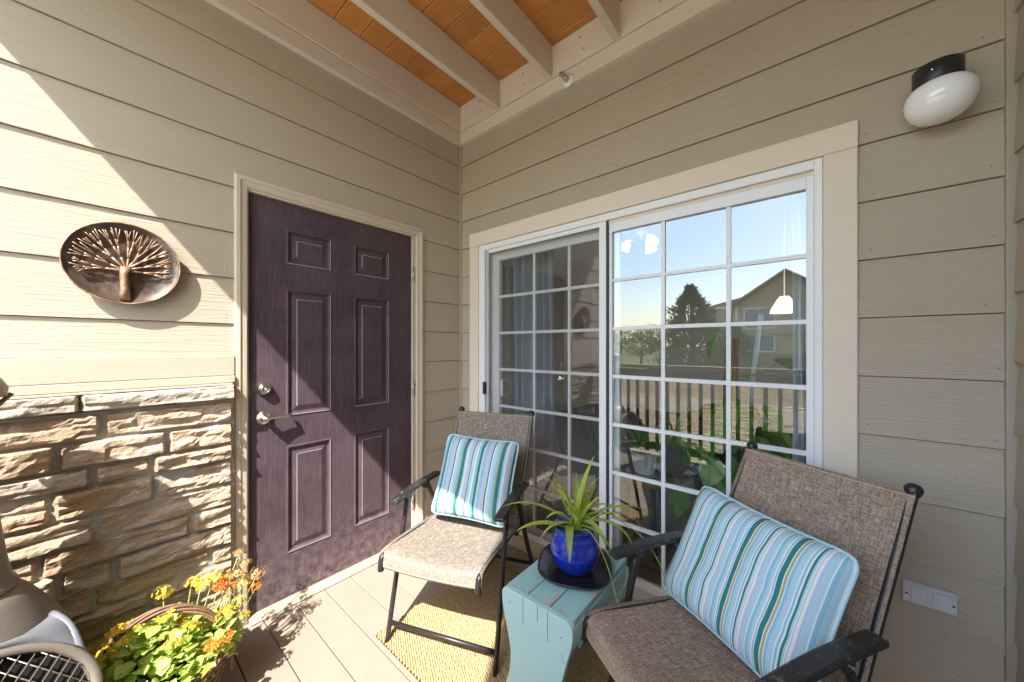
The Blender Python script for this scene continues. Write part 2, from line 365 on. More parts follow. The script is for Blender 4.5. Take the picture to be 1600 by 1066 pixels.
M['fargable']=m_lap('far taupe siding',(.50,.40,.29))
M['farstone']=simple('far stone',(.33,.22,.14),.9,var=.4,vs=4)
M['shingle']=simple('roof shingle',(.33,.26,.20),.9,var=.25,vs=5)
M['fartrim']=simple('far trim',(.80,.76,.70),.7)
M['farglass']=simple('far window glass',(.22,.26,.30),.08,var=.1)
def m_lamp(name,col,st):
    b=NB(name); e=b.n('ShaderNodeEmission'); e.inputs[0].default_value=c4(col); e.inputs[1].default_value=st; b.l(e.outputs[0],b.out.inputs[0]); return b.m
M['litshade']=m_lamp('lit lamp shade',(1,.88,.68),.42)

# ------------------------------------------------------------------ ground and deck
def sheet(name,x0,x1,y0,y1,z,mat,n=1):
    m=MB(); m.grid(lambda u,v:(x0+(x1-x0)*u,y0+(y1-y0)*v,z),n,n); m.uv={}; o=m.build(name,mat); tag(o,kind='structure'); return o
sheet('ground',-400,400,-700,-2.6,-.45,M['grass'],4)
M['bounce_ground']=simple('pale concrete',(.54,.50,.44),.9,var=.12,vs=1.5,bs=.3,bscale=20,bdist=.01)
sheet('strip',-30,30,-11,-2.6,-.446,M['bounce_ground'])  # added pale ground, out of view, bounces sunlight into the porch
sheet('deck_underside_ground',-3,3,-2.6,1,-.32,M['mortar'])
df=thing('deck_floor',(1.2,-1.2,0),None,None); df['kind']='structure'
P=.1335; y=-1.2415+P*9; k=0
ydn=-2.45
bme=None
for i in range(-10,10):
    y0=-1.2415+P*i; y1=y0+P-.004
    if y0<-2.5 or y0>0.05: continue
    y1=min(y1,.07)
    m=MB(); m.box(.0,2.43,y0,y1,-.026,0); m.build('deck_board',M['deck'],df,bev=.0022)
m=MB(); m.box(-.02,2.45,-2.5,.07,-.2,-.034); m.build('deck_frame',M['bark'],df)

# ------------------------------------------------------------------ lap siding walls
ROWS=[.96+.2025*k for k in range(-5,10)]
ROWS=[z for z in ROWS if z<2.73]
def board(parent,axis,a0,a1,z0,z1,mat,base=0.0,sgn=1,d0=.0145,d1=.0055,more=()):
    ov=.018
    poly=[(.001,z0),(d0,z0),(d1,z1+ov),(.001,z1+ov)]
    fn={'Y':lambda p,q,t:(base+sgn*p,t,q),'X':lambda p,q,t:(t,base-p,q)}[axis]
    m=MB(); m.prism(poly,a0,a1,fn)
    for (b0,b1,y0,y1,dd) in more: m.prism([(.001,y0),(dd,y0),(d1,y1+ov),(.001,y1+ov)],b0,b1,fn)
    o=m.build('siding_board',mat,parent)
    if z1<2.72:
        j=MB(); w_=.0042; ft=lambda z:d1+(d0-d1)*(z1+ov-z)/(z1+ov-z0)  # thin dark brown band along the top of each board, below the next
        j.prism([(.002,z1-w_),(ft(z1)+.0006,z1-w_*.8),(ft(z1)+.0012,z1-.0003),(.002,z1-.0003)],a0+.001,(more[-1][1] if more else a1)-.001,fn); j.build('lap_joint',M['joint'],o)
    return o
dw=thing('house_wall',(0,-1.3,0),'taupe lap siding wall around the plum entry door, with stone at its foot','wall')
sw=thing('house_wall',(1.2,0,0),'taupe lap siding wall around the white sliding glass door','wall')
DZ=2.035  # top of entry door casing
for k,z0 in enumerate(ROWS):
    z1=z0+.2025
    if z1>2.74: z1=2.722
    # left of door
    zl=max(z0,1.226)
    if z1>1.226+.02 and not (z0<DZ<z1-.02): board(dw,'Y',-2.62,-1.346 if z0<DZ-.03 and z1<DZ+.15 else -.022,zl,z1,M['sideY'])
    if z0<DZ<z1-.02:
        dm=.0145-.009*(DZ+.002-z0)/(z1+.018-z0)
        board(dw,'Y',-2.62,-1.346,z0,z1,M['sideY'],more=[(-1.346,-.347,DZ+.002,z1,dm),(-.347,-.022,z0,z1,.0145)])
    elif z1<=DZ: board(dw,'Y',-.347,-.022,max(z0,.0),z1,M['sideY'])
    # slider wall
    SZ=2.061
    if z0>SZ: board(sw,'X',.022,2.405,z0,z1,M['sideX'])
    elif z1>SZ+.02:
        dm=.0145-.009*(SZ+.002-z0)/(z1+.018-z0)
        board(sw,'X',.022,.113,z0,z1,M['sideX'],more=[(.113,2.0955,SZ+.002,z1,dm),(2.0955,2.405,z0,z1,.0145)])
    else:
        board(sw,'X',.022,.113,max(z0,0),z1,M['sideX']); board(sw,'X',2.0955,2.405,max(z0,0),z1,M['sideX'])
# fix first board pieces below z=0 were clipped above
# wall cores (sheathing) with real openings
m=MB(); m.box(-.14,0,-2.62,-1.31,0,3.3); m.box(-.14,0,-.40,.0,0,3.3); m.box(-.14,0,-1.31,-.40,2.02,3.3); m.build('sheathing',M['jamb'],dw)
m=MB(); m.box(-.14,.19,.002,.14,0,3.3); m.box(2.02,2.62,.002,.14,0,3.3); m.box(.19,2.02,.002,.14,1.975,3.3); m.build('sheathing',M['jamb'],sw)
m=MB(); m.box(.0,.022,-.022,0,0,2.73); m.build('corner_trim',M['jamb'],sw,bev=.003)
m=MB(); m.box(2.405,2.432,-.024,.0,0,2.73); m.build('corner_trim',M['jamb'],sw,bev=.003)
# belt trim above the stone
m=MB(); m.box(.001,.026,-2.62,-1.3465,1.137,1.2245); m.build('belt_board',M['trimY'],dw,bev=.003)
m=MB(); m.box(.001,.034,-2.62,-1.3465,1.106,1.1355); m.build('belt_board',M['trimY'],dw,bev=.003)
# nail heads
nm=MB(); nm.lathe([(.0028,0),(.0028,.0012),(0,.0016)],8); nme=nm.mesh('nail',True)
rn=random.Random(5)
for z in ROWS:
    if 1.25<z<2.0:
        for yy in (-1.372,):
            for dz in (.028,.035+rn.random()*.01):
                o=link('nail',nme,M['steel'],dw); o.location=Vector((.0125,yy-rn.random()*.006,z+dz))-dw.location; o.rotation_euler=(0,R(90),0)
for z in ROWS:
    if .3<z<2.6:
        for xx in (2.385,2.125 if z<2 else 1.2):
            o=link('nail',nme,M['steel'] if rn.random()<.3 else M['joint'],sw); o.location=Vector((xx+rn.uniform(-.02,.01),-.0125,z+rn.uniform(.02,.04)))-sw.location; o.rotation_euler=(R(90),0,0)
# side wall at the right (comes toward the viewer), two storeys
rw=thing('house_wall',(2.55,-1.6,0),'taupe lap siding side wall at the right edge','wall')
for k in range(-5,24):
    z0=.96+.2025*k+.055; 
    if z0<-.2 or z0>5.4: continue
    z0=max(z0,0); m=MB(); z1=.96+.2025*(k+1)+.055
    m.prism([(.001,z0),(.0145,z0),(.0055,z1+.018),(.001,z1+.018)],-3.245,-.026,lambda p,q,t:(2.432-p,t,q)); m.build('siding_board',M['sideY'],rw)
m=MB(); m.box(2.432,2.6,-3.245,0.0,-.3,5.6); m.build('sheathing',M['jamb'],rw)
m=MB(); m.box(2.41,2.62,-3.275,-3.2452,-.3,5.6); m.build('corner_trim',M['trimZ'],rw,bev=.004)

# ------------------------------------------------------------------ upper deck ceiling
ud=thing('upper_deck',(1.2,-1.2,2.73),'upper deck overhead with taupe joists and orange boards','deck')
m=MB(); m.box(.001,.036,-2.33,-.0365,2.73,2.812); m.build('frieze_board',M['beamY'],ud,bev=.003)
m=MB(); m.box(.0,2.43,-.036,-.001,2.732,2.815); m.build('frieze_board',M['beamX'],ud,bev=.003)
m=MB(); m.box(.041,2.43,-.044,-.001,2.818,2.998); m.build('ledger',M['beamX'],ud,bev=.003)
m=MB(); m.box(.001,.040,-2.30,-.001,2.8165,2.999); m.build('joist',M['beamY'],ud,bev=.004)
for k in range(1,6):
    x1=.428+.407*(k-1); m=MB(); m.box(x1-.038,x1,-2.30,-.0445,2.815,2.999); m.build('joist',M['beamY'],ud,bev=.004)
m=MB(); m.box(.0,2.43,-2.344,-2.3005,2.75,3.03); m.build('rim_beam',M['beamX'],ud,bev=.004)
yy=-.002; rn=random.Random(3)
i=0
W=.1405
first=.085
edges=[0.0]
y=-first
while y>-2.34: edges.append(y); y-=W
edges.append(-2.344)
for i in range(len(edges)-1):
    a,b_=edges[i+1],edges[i]; c=.005
    m=MB(); zb=3.0+rn.uniform(0,.0015); m.prism([(a+.001,zb+c),(a+.001+c,zb),(b_-.001-c,zb),(b_-.001,zb+c),(b_-.001,3.03),(a+.001,3.03)],0,2.43,lambda p,q,t:(t,p,q))
    bo=m.build('ceiling_board',M['orange'],ud)
    # paint overspray beads along the board edge
    bd=MB()
    for q in range(150):
        x=rn.uniform(.04,2.0); 
        if rn.random()<.45*(.5+.5*noise.noise(Vector((x*5,i*3.1,0)))): continue
        l=rn.uniform(.002,.007); ww=rn.uniform(.003,.009)
        bd.box(x,x+l,b_-.007-ww,b_-.0075,zb-.0012,zb+.001)
    s=bd.build('paint_beads',M['overspray'],bo); s['kind']='stuff'
m=MB(); m.box(0,2.43,-2.344,0,3.032,3.06); m.build('light_seal',M['bark'],ud)  # unseen sheet added to keep sky light out of the board gaps
# sprinkler head on the frieze
sp=thing('fire_sprinkler',(.935,-.0365,2.752),'chrome sidewall fire sprinkler with white escutcheon under the joists','sprinkler')
ROT=Matrix.Rotation(R(90),4,'X')
m=MB(); m.lathe([(.036,0),(.036,.004),(.028,.010),(.018,.012)],28,M=ROT); m.build('escutcheon',M['white'],sp,True,world=False)
m=MB(); m.lathe([(.015,.010),(.015,.030),(.011,.034),(.011,.044)],18,M=ROT); m.build('body',M['nickel'],sp,True,world=False)
m=MB()
for s_ in (-1,1): m.tube([(s_*.009,-.042,0),(s_*.012,-.055,0),(s_*.003,-.068,0)],.0022,6)
m.build('yoke',M['steel'],sp,True,world=False)
m=MB(); m.lathe([(.014,.066),(.015,.069),(.004,.072)],16,M=ROT); m.box(-.014,.014,-.072,-.05,.010,.0125); m.build('deflector',M['steel'],sp,False,world=False)
for xq in (.235,.62,1.03,1.43):
    for zq in (2.875,2.945):
        o=link('nail',nme,M['steel'],ud); o.location=Vector((xq+rn.uniform(-.02,.02),-.0445,zq))-ud.location; o.rotation_euler=(R(90),0,0); o.scale=(2,2,2)

# ------------------------------------------------------------------ stone wainscot
sv=thing('stone_wainscot',(.03,-1.9,0),'tan ledgestone wainscot with pale rough cap below the siding','stonework')
m=MB(); m.box(.001,.030,-2.62,-1.349,-.02,1.033); m.build('mortar',M['mortar'],sv)
def stone(y0,y1,z0,z1,d,seed,mat,name='stone',tilt=0,chip=1.0):
    rn=random.Random(seed); nu=max(8,int((y1-y0)/.011)); nv=max(6,int((z1-z0)/.008)); m=MB(); off=Vector((seed*3.7,seed*1.3,0))
    def fn(u,v):
        y=y0+(y1-y0)*u; z=z0+(z1-z0)*v
        eu=min(u,1-u)*(y1-y0); ev=min(v,1-v)*(z1-z0)
        e=min(1,eu/.012+.15)*min(1,ev/.010+.25)
        n=noise.fractal(Vector((y*10,z*22,0))+off,.8,2,6); n2=noise.noise(Vector((y*3.2,z*5,4))+off)
        led=.008*chip*(1 if noise.noise(Vector((y*6,z*34,9))+off)>.0 else 0)
        dd=.020+(d+.010*n*chip+.012*n2*chip+led+tilt*(v-.5))*e
        jy=.004*noise.noise(Vector((z*30,y0*9,1))+off)*(1 if u in (0,1) else 0)
        jz=.0045*noise.noise(Vector((y*18,z0*9,2))+off)*(1 if v in (0,1) else 0)
        return (max(dd,.022),y+jy,z+jz)
    m.grid(fn,nu,nv)
    Wd=nu+1; ring=[i for i in range(Wd)]+[j*Wd+nu for j in range(1,nv+1)]+[nv*Wd+i for i in range(nu-1,-1,-1)]+[j*Wd for j in range(nv-1,0,-1)]
    b=len(m.v); m.v+=[(.015,m.v[i][1],m.v[i][2]) for i in ring]; n=len(ring)
    m.f+=[(ring[i],b+i,b+(i+1)%n,ring[(i+1)%n]) for i in range(n)]; m.uv={}
    return m.build(name,mat,sv)
RB=[1.028,.935,.842,.772,.672,.578,.498,.410,.335,.222,.135,.055,-.02]
PX={0:[160],1:[88,262],2:[-60,145,238],3:[80,244],4:[-80,150],5:[60,300],6:[90,180],7:[-40,145,330],8:[70,235],9:[40,200,300],10:[120,250],11:[60,220]}
def ypx(px):  # wall position of a column seen in the survey
    th=R(40.09); a=(px-800)/546.4; dx=-math.sin(th)+math.cos(th)*a; dy=math.cos(th)+math.sin(th)*a; t=(.05-1.957)/dx; return -1.74+t*dy
rs=random.Random(11)
for i in range(12):
    zt,zb=RB[i],RB[i+1]; ys=[-2.6]+sorted([ypx(p) for p in PX[i]]+[-2.3+rs.uniform(-.1,.1)])+[-1.352]
    for j in range(len(ys)-1):
        if ys[j+1]-ys[j]<.05: continue
        big=zt-zb>.085 and rs.random()<.35 and i>1
        ya,yb=ys[j]+.0035,ys[j+1]-.0035
        d=rs.uniform(.014,.036)
        if i==0: d=.020
        if i==1: d=rs.uniform(.026,.036)
        if big and (yb-ya)>.2:
            zc=zb+(zt-zb)*rs.uniform(.4,.6); stone(ya,yb,zc+.002,zt-.003,d,i*17+j,M['stone']); stone(ya,yb,zb+.003,zc-.002,rs.uniform(.012,.034),i*17+j+500,M['stone'])
        else: stone(ya,yb,zb+.003,zt-.003,d,i*17+j,M['stone'],tilt=rs.uniform(-.01,.012))
for a,b_ in ((-2.62,-1.7775),(-1.777,-1.348)):
    stone(a,b_,1.035,1.100,.043,int(-a*100),M['cap'],'capstone',chip=.75)
m=MB(); m.box(.02,.052,-2.62,-1.36,1.098,1.1045); m.build('cap_flashing',M['trimY'],sv)

# ------------------------------------------------------------------ entry door
YL,YR,DT=-1.294,-.422,1.974
fr=thing('door_frame',(.0,-.85,0),'cream painted casing round the plum entry door','door frame')
# casing: three mitred moulded lengths
def casing(strip,name):
    m=MB(); prof=[(0,.001),(0,.020),(.006,.0235),(.020,.0235),(.024,.019),(.044,.0165),(.049,.013),(.052,.009),(.052,.001)]
    (a,an),(b,bn)=strip
    n=len(prof); v=[]
    for (p,dirn) in ((a,an),(b,bn)):
        for q,d in prof: v.append((d,p[0]+dirn[0]*q,p[1]+dirn[1]*q))
    fs=[(i,(i+1)%n,n+(i+1)%n,n+i) for i in range(n)]+[tuple(range(n-1,-1,-1)),tuple(range(n,2*n))]
    m.add(v,fs); return m.build(name,M['casing'],fr)
o0,o1,zt=-1.346,-.347,2.035
def cz(p,d): return (p,d)
casing((((o0,-.0),(1,0)),((o0,zt),(1,-1))),'casing'); casing((((o1,0.),(-1,0)),((o1,zt),(-1,-1))),'casing'); casing((((o0,zt),(1,-1)),((o1,zt),(-1,-1))),'casing')
m=MB(); m.box(-.09,.0075,-1.3055,-1.2945,.0,1.985); m.box(-.09,.0075,-.4215,-.399,.0,1.985); m.box(-.09,.0075,-1.2940,-.422,1.9745,1.985); m.build('jamb',M['casing'],fr)
m=MB(); m.prism([(-.09,0.0),(.040,.0),(.046,.006),(.03,.014),(.0,.022),(-.09,.022)],-1.2935,-.4225,lambda p,q,t:(p,t,q)); m.build('threshold',M['nickel'] if False else simple('worn aluminium sill',(.52,.44,.33),.45,metal=.3,var=.2),fr)
ed=thing('entry_door',(-.03,-.85,0),'plum six-panel entry door with nickel deadbolt and lever','door')
XS=-.008
def door_slab():
    ys=[YL+.002,-1.137,-.921,-.798,-.579,YR-.003]; zs=[.026,.236,.770,.916,1.548,1.668,1.842,DT-.002]
    m=MB()
    pan=[]
    for i in range(5):
        for j in range(7):
            if i in (1,3) and j in (1,3,5): pan.append((ys[i],ys[i+1],zs[j],zs[j+1])); continue
            m.add([(XS,ys[i],zs[j]),(XS,ys[i+1],zs[j]),(XS,ys[i+1],zs[j+1]),(XS,ys[i],zs[j+1])],[(0,1,2,3)])
    m.add([(XS-.044,ys[0],zs[0]),(XS-.044,ys[-1],zs[0]),(XS-.044,ys[-1],zs[-1]),(XS-.044,ys[0],zs[-1]),(XS,ys[0],zs[0]),(XS,ys[-1],zs[0]),(XS,ys[-1],zs[-1]),(XS,ys[0],zs[-1])],
          [(3,2,1,0),(0,1,5,4),(1,2,6,5),(2,3,7,6),(3,0,4,7)])
    o=m.build('slab',M['door'],ed)
    for (a,b,c,d) in pan:
        p=MB(); rings=[(0,0),(.005,.0035),(.010,.0025),(.016,-.0085),(.024,-.0095),(.047,-.0025),(.050,-.0015)]
        v=[]
        for off,dep in rings: v+=[(XS+dep,a+off,c+off),(XS+dep,b-off,c+off),(XS+dep,b-off,d-off),(XS+dep,a+off,d-off)]
        fs=[(4*i+k,4*i+(k+1)%4,4*i+4+(k+1)%4,4*i+4+k) for i in range(len(rings)-1) for k in range(4)]+[tuple(4*(len(rings)-1)+k for k in range(4))]
        p.add(v,fs); po=p.build('panel',M['door'],ed,fix=False)
        # highlights painted as pale bars on the light-facing moulding arrises
        e=MB()
        def bar(y0,z0,y1,z1,dep,wd): 
            e.box(XS+dep-.002,XS+dep+.0009,min(y0,y1)-wd,max(y0,y1)+wd,min(z0,z1)-wd,max(z0,z1)+wd)
        bar(b-.0075,c+.008,b-.0075,d-.008,.0030,.0016); bar(a+.008,c+.0075,b-.008,c+.0075,.0030,.0016)
        bar(a+.0485,c+.049,a+.0485,d-.049,-.0022,.0018); bar(a+.049,d-.0485,b-.049,d-.0485,-.0022,.0014)
        e.build('edge_highlight',M['dooredge'],po)
door_slab()
def hinge(z):
    m=MB(); m.tube([(.006,YR+.004,z-.045),(.006,YR+.004,z+.045)],.006,10); h=m.build('hinge',M['nickel'],ed,True)
    m=MB(); m.box(.0076,.0090,YR+.005,YR+.018,z-.044,z+.044); m.build('leaf',M['nickel'],h)
for z in (1.73,.99,.25): hinge(z)
RY=Matrix.Rotation(R(90),4,'Y')
m=MB(); m.lathe([(.032,0),(.032,.006),(.029,.012),(.025,.022),(.024,.026),(.019,.028),(.018,.025)],28,c=(XS,-1.233,1.065),M=RY); dbt=m.build('deadbolt',M['nickel'],ed,True,bev=.001)
m=MB(); m.lathe([(.0175,.024),(.0165,.0275),(.006,.029),(.006,.027)],20,c=(XS,-1.233,1.065),M=RY); m.box(XS+.0275,XS+.0298,-1.2345,-1.2315,1.061,1.069); m.build('key_cylinder',M['steel'],dbt,True)
m=MB(); m.lathe([(.033,0),(.033,.005),(.029,.011),(.019,.016),(.013,.020),(.012,.052)],28,c=(XS,-1.233,.926),M=RY); lv=m.build('lever_handle',M['nickel'],ed,True)
m=MB(); pts=[]; rr=[]
for i in range(13):
    t=i/12; pts.append((XS+.052-.012*math.sin(t*math.pi*.5)-(.02*max(0,t-.85)/.15),-1.240+.118*t,.928+.004*math.sin(t*3)-.004*t)); rr.append(.0125-.0045*t)
m.tube(pts,rr,12,flat=.75); m.build('lever',M['nickel'],lv,True)

# ------------------------------------------------------------------ sliding glass door
sd=thing('sliding_glass_door',(1.1,0,0),'white vinyl sliding glass door with grilles and an insect screen','sliding door')
st_=thing('door_trim',(1.1,0,0),'flat beige board trim round the white sliding glass door','door trim')
X0,X1,ZT=.113,2.095,2.060
m=MB(); m.box(X0,X0+.084,-.022,-.0005,0,ZT-.0945); m.build('trim_board',M['trimZ'],st_,bev=.003)
m=MB(); m.box(X1-.091,X1,-.022,-.0005,0,ZT-.0945); m.build('trim_board',M['trimZ'],st_,bev=.003)
m=MB(); m.box(X0-.001,X1+.001,-.0235,-.0005,ZT-.094,ZT); m.build('trim_board',M['trimX'],st_,bev=.003)
FX0,FX1,FZ=.1985,2.003,1.9645
m=MB(); m.box(FX0,FX0+.055,-.012,.10,0.03,FZ); m.build('frame_jamb',M['white'],sd,bev=.002)
m=MB(); m.box(FX1-.024,FX1,-.012,.10,0.03,FZ); m.build('frame_jamb',M['white'],sd,bev=.002)
m=MB(); m.box(FX0+.0552,FX1-.0242,-.0115,.10,FZ-.036,FZ); m.build('frame_head',M['white'],sd,bev=.002)
m=MB(); m.box(FX0+.0552,FX1-.0242,.004,.0125,FZ-.052,FZ-.0362); m.build('head_track',M['trimX'],sd,bev=.001)
m=MB(); m.prism([(-.045,-.0),(-.045,.030),(-.012,.036),(.012,.048),(.10,.052),(.10,0)],FX0-.02,FX1+.02,lambda p,q,t:(t,p,q)); m.build('sill',simple('cream sill',(.60,.55,.47),.5,var=.08),sd,bev=.002)
m=MB(); m.box(FX0+.056,FX1-.025,.0135,.0175,.047,.062); m.box(FX0+.056,FX1-.025,.044,.048,.05,.064); m.build('track_rail',M['greyvinyl'],sd)
def panel(x0,x1,z0,z1,yc,sl,sr,stt,sb,cols,name,ch,frm):
    # stiles, rails, a pane for every opening of the grille, and the grille bars
    t=.016
    m=MB(); m.box(x0,x0+sl,yc-t,yc+t,z0,z1); m.build('stile',frm,sd,bev=.0015)
    m=MB(); m.box(x1-sr,x1,yc-t,yc+t,z0,z1); m.build('stile',frm,sd,bev=.0015)
    m=MB(); m.box(x0+sl+.0002,x1-sr-.0002,yc-t,yc+t,z1-stt,z1); m.build('rail',frm,sd,bev=.0015)
    m=MB(); m.box(x0+sl+.0002,x1-sr-.0002,yc-t,yc+t,z0,z0+sb); m.build('rail',frm,sd,bev=.0015)
    gx0,gx1,gz0,gz1=x0+sl,x1-sr,z0+sb,z1-stt; w=.0085
    xs=[gx0]+cols+[gx1]; zs=[gz0+(gz1-gz0)*i/7 for i in range(8)]
    for c in cols:
        m=MB(); m.box(c-w,c+w,yc-.009,yc+.009,gz0,gz1); m.build('grille_bar',M['white'],sd)
    for z in zs[1:-1]:
        m=MB(); m.box(gx0,gx1,yc-.0085,yc+.0085,z-w,z+w); m.build('grille_bar',M['white'],sd)
    for i in range(3):
        for j in range(7):
            a=xs[i]+(w if i else 0); b=xs[i+1]-(w if i<2 else 0); c=zs[j]+(w if j else 0); d=zs[j+1]-(w if j<6 else 0)
            m=MB(); m.add([(a,yc,c),(b,yc,c),(b,yc,d),(a,yc,d)],[(0,1,2,3)]); m.build('pane',M['glass'],sd,fix=False)
# fixed panel (right) and sliding panel (left, behind)
panel(1.158,FX1-.0245,.055,FZ-.0365,.022,.016,.022,.062,.036,[1.430,1.700],'fixed',1,M['white'])
panel(FX0+.0555,1.20,.056,FZ-.054,.060,.085,.075,.055,.05,[.632,.888],'sliding',1,M['white'])
# insect screen over the sliding panel
m=MB(); m.box(FX0+.060,FX0+.088,-.006,.006,.066,FZ-.038); m.build('screen_stile',M['greyvinyl'],sd,bev=.001)
m=MB(); m.box(1.108,1.147,-.008,.006,.05,FZ-.037); m.build('screen_stile',M['white'],sd,bev=.001)
m=MB(); m.box(FX0+.0885,1.1075,-.006,.005,FZ-.062,FZ-.0385); m.build('screen_rail',M['white'],sd,bev=.001)
m=MB(); m.box(FX0+.0885,1.1075,-.006,.006,.066,.098); m.build('screen_rail',M['white'],sd,bev=.001)
m=MB(); m.add([(FX0+.088,.001,.098),(1.108,.001,.098),(1.108,.001,FZ-.062),(FX0+.088,.001,FZ-.062)],[(0,1,2,3)]); m.build('screen_mesh',M['screen'],sd,fix=False)
m=MB(); m.box(1.1475,1.1575,-.003,.02,.055,FZ-.037); m.build('gasket',M['rubber'],sd)
m=MB(); m.box(FX0+.052,FX0+.074,-.030,-.0125,.935,1.02); m.build('screen_latch',M['black'],sd,bev=.006)
m=MB(); m.tube([(.385,.044,1.035),(.385,.018,1.03),(.392,.014,1.01),(.392,.014,.955),(.385,.018,.935),(.385,.044,.93)],.009,10); m.build('pull_handle',M['white'],sd,True)

# ------------------------------------------------------------------ wall plate with tree
pl=thing('wall_dish',(.010,-1.672,1.568),'round burnished metal dish with a raised tree hung on the siding','wall art')
m=MB(); prof=[(0,.008),(.06,.010),(.10,.016),(.125,.024),(.142,.033),(.146,.036),(.146,.034),(.125,.020),(.10,.012),(.06,.006),(0,.004)]
m.lathe(prof,56,M=RY); m.build('dish',M['dish'],pl,True,world=False)
m=MB(); m.lathe([(.1465,.0335),(.149,.036),(.1465,.0385),(.144,.036),(.1465,.0335)],56,M=RY); m.build('rim',M['rust'],pl,True,world=False)
tr=MB(); rt=random.Random(4)
def bowlx(y,z):
    r=math.hypot(y,z); return .022+.015*min(1,r/.14)**2
tr.tube([(.026,0.0,-.134),(.026,.001,-.09),(.027,-.002,-.045),(.027,.001,-.012)],[.0155,.013,.0125,.014],10)
NT=56; tips=[]
for k in range(NT):
    th=R(-112+224*k/(NT-1)+rt.uniform(-1.5,1.5)); rr_=rt.uniform(.118,.134); tips.append((rr_*math.sin(th),rr_*math.cos(th)))
def limb(p,lo,hi,lev):
    n=hi-lo; my=sum(t[0] for t in tips[lo:hi])/n; mz=sum(t[1] for t in tips[lo:hi])/n; sc=.128/max(.05,math.hypot(my,mz)); my*=sc; mz*=sc
    f=(.34,.36,.42,.5,.6,1.0)[min(lev,5)]*rt.uniform(.85,1.15)
    if n==1: q=tips[lo]
    else: q=(p[0]+(my-p[0])*min(f,1),p[1]+(mz-p[1])*min(f,1))
    w0=.0014+.00088*n**.62; w1=.0014+.00088*max(1,n/2)**.62; pts=[];rad=[]
    wy=rt.uniform(-.006,.006)*(n<20)
    for t in range(5):
        u=t/4; y=p[0]+(q[0]-p[0])*u+wy*math.sin(u*math.pi)*abs(q[1]-p[1])*9; z=p[1]+(q[1]-p[1])*u; pts.append((bowlx(y,z)+.003*math.sin(u*3.1),y,z)); rad.append(w0+(w1-w0)*u if n>1 else w0*(1-.45*u))
    tr.tube(pts,rad,7)
    if n>1:
        m_=lo+max(1,min(n-1,int(n*rt.uniform(.38,.62)+.5))); limb(q,lo,m_,lev+1); limb(q,m_,hi,lev+1)
cuts=[0,7,13,20,27,33,39,45,50,56]
for a,b_ in zip(cuts,cuts[1:]): limb((.003*math.sin(a),-.028+.012*rt.random()),a,b_,0)
tr.build('tree',M['rust'],pl,True,world=False)

# ------------------------------------------------------------------ wall lamp, outlet
lp=thing('wall_lamp',(2.268,0,2.05),'white opal globe wall lamp with a black holder above the sliding door','lamp')
m=MB(); m.lathe([(0,.100),(.051,.100),(.053,.098),(.053,.022),(.046,.018)],36,c=(0,-.062,-.02)); m.build('holder',M['lampbase'],lp,True,world=False)
m=MB(); m.box(-.045,.045,-.07,-.0145,.004,.078); m.build('mount_plate',M['lampbase'],lp,world=False,bev=.004)
m=MB(); m.lathe([(0,-.072),(.02,-.0705),(.042,-.063),(.060,-.048),(.072,-.025),(.076,-.002),(.073,.018),(.064,.034),(.052,.042),(.047,.045)],40,c=(0,-.085,-.03)); m.build('globe',M['globe'],lp,True,world=False)
m=MB(); m.lathe([(.003,0),(.003,.003),(0,.004)],8,c=(-.02,-.1145,.05),M=ROT); m.build('screw',M['steel'],lp,world=False)
oc=thing('outlet_cover',(2.257,-.0146,.462),'scuffed white double outlet cover low on the siding behind the right chair','outlet')
m=MB(); m.box(-.058,.058,-.016,0,-.034,.034); m.build('plate',M['outlet'],oc,world=False,bev=.004)
m=MB(); m.box(-.058,.058,-.024,-.0162,.026,.0345); m.build('hood',M['outlet'],oc,world=False,bev=.002)
for s_ in (-1,1):
    m=MB(); m.box(s_*.022-.017,s_*.022+.017,-.0195,-.0162,-.026,.0235); m.build('flap',M['outlet'],oc,world=False,bev=.0015)
    m=MB(); m.lathe([(.0028,0),(.0028,.002),(0,.003)],8,c=(s_*.049,-.0162,-.004),M=ROT); m.build('screw',M['lampbase'],oc,world=False)

# ------------------------------------------------------------------ rug
rg=thing('jute_rug',(1.2,-.6,0),'woven golden jute rug on the deck under the chairs','rug')
m=MB(); m.box(.515,2.12,-.958,-.235,.0006,.006); m.build('backing',M['jutebase'],rg)
def rugmesh():
    m=MB(); pitch=.0098; L=.0105; nx=int((2.12-.515)/pitch); ny=int((.958-.235)/L)
    v=[];f=[]
    rnd=random.Random(8)
    for i in range(nx):
        xc=.515+pitch*(i+.5); jit=[rnd.uniform(-.0012,.0012) for _ in range(ny)]
        for j in range(ny):
            y0=-.958+L*j+(L*.5 if i%2 else 0)+jit[j]; y1=y0+L*.96; h=.0115+rnd.uniform(-.002,.0022); r=pitch*.49
            sk=.0028; b=len(v)
            v+=[(xc-r,y0+sk,.005),(xc+r,y0-sk,.005),(xc+r,y1-sk,.005),(xc-r,y1+sk,.005),
                (xc-r*.5,y0+L*.3,h),(xc+r*.5,y0+L*.25,h),(xc+r*.5,y1-L*.3,h),(xc-r*.5,y1-L*.25,h)]
            f+=[(b+4,b+5,b+6,b+7),(b,b+1,b+5,b+4),(b+1,b+2,b+6,b+5),(b+2,b+3,b+7,b+6),(b+3,b,b+4,b+7)]
    m.v=v;m.f=f; return m
o=rugmesh().build('weave',M['jute'],rg,True,fix=False); o['kind']='stuff'

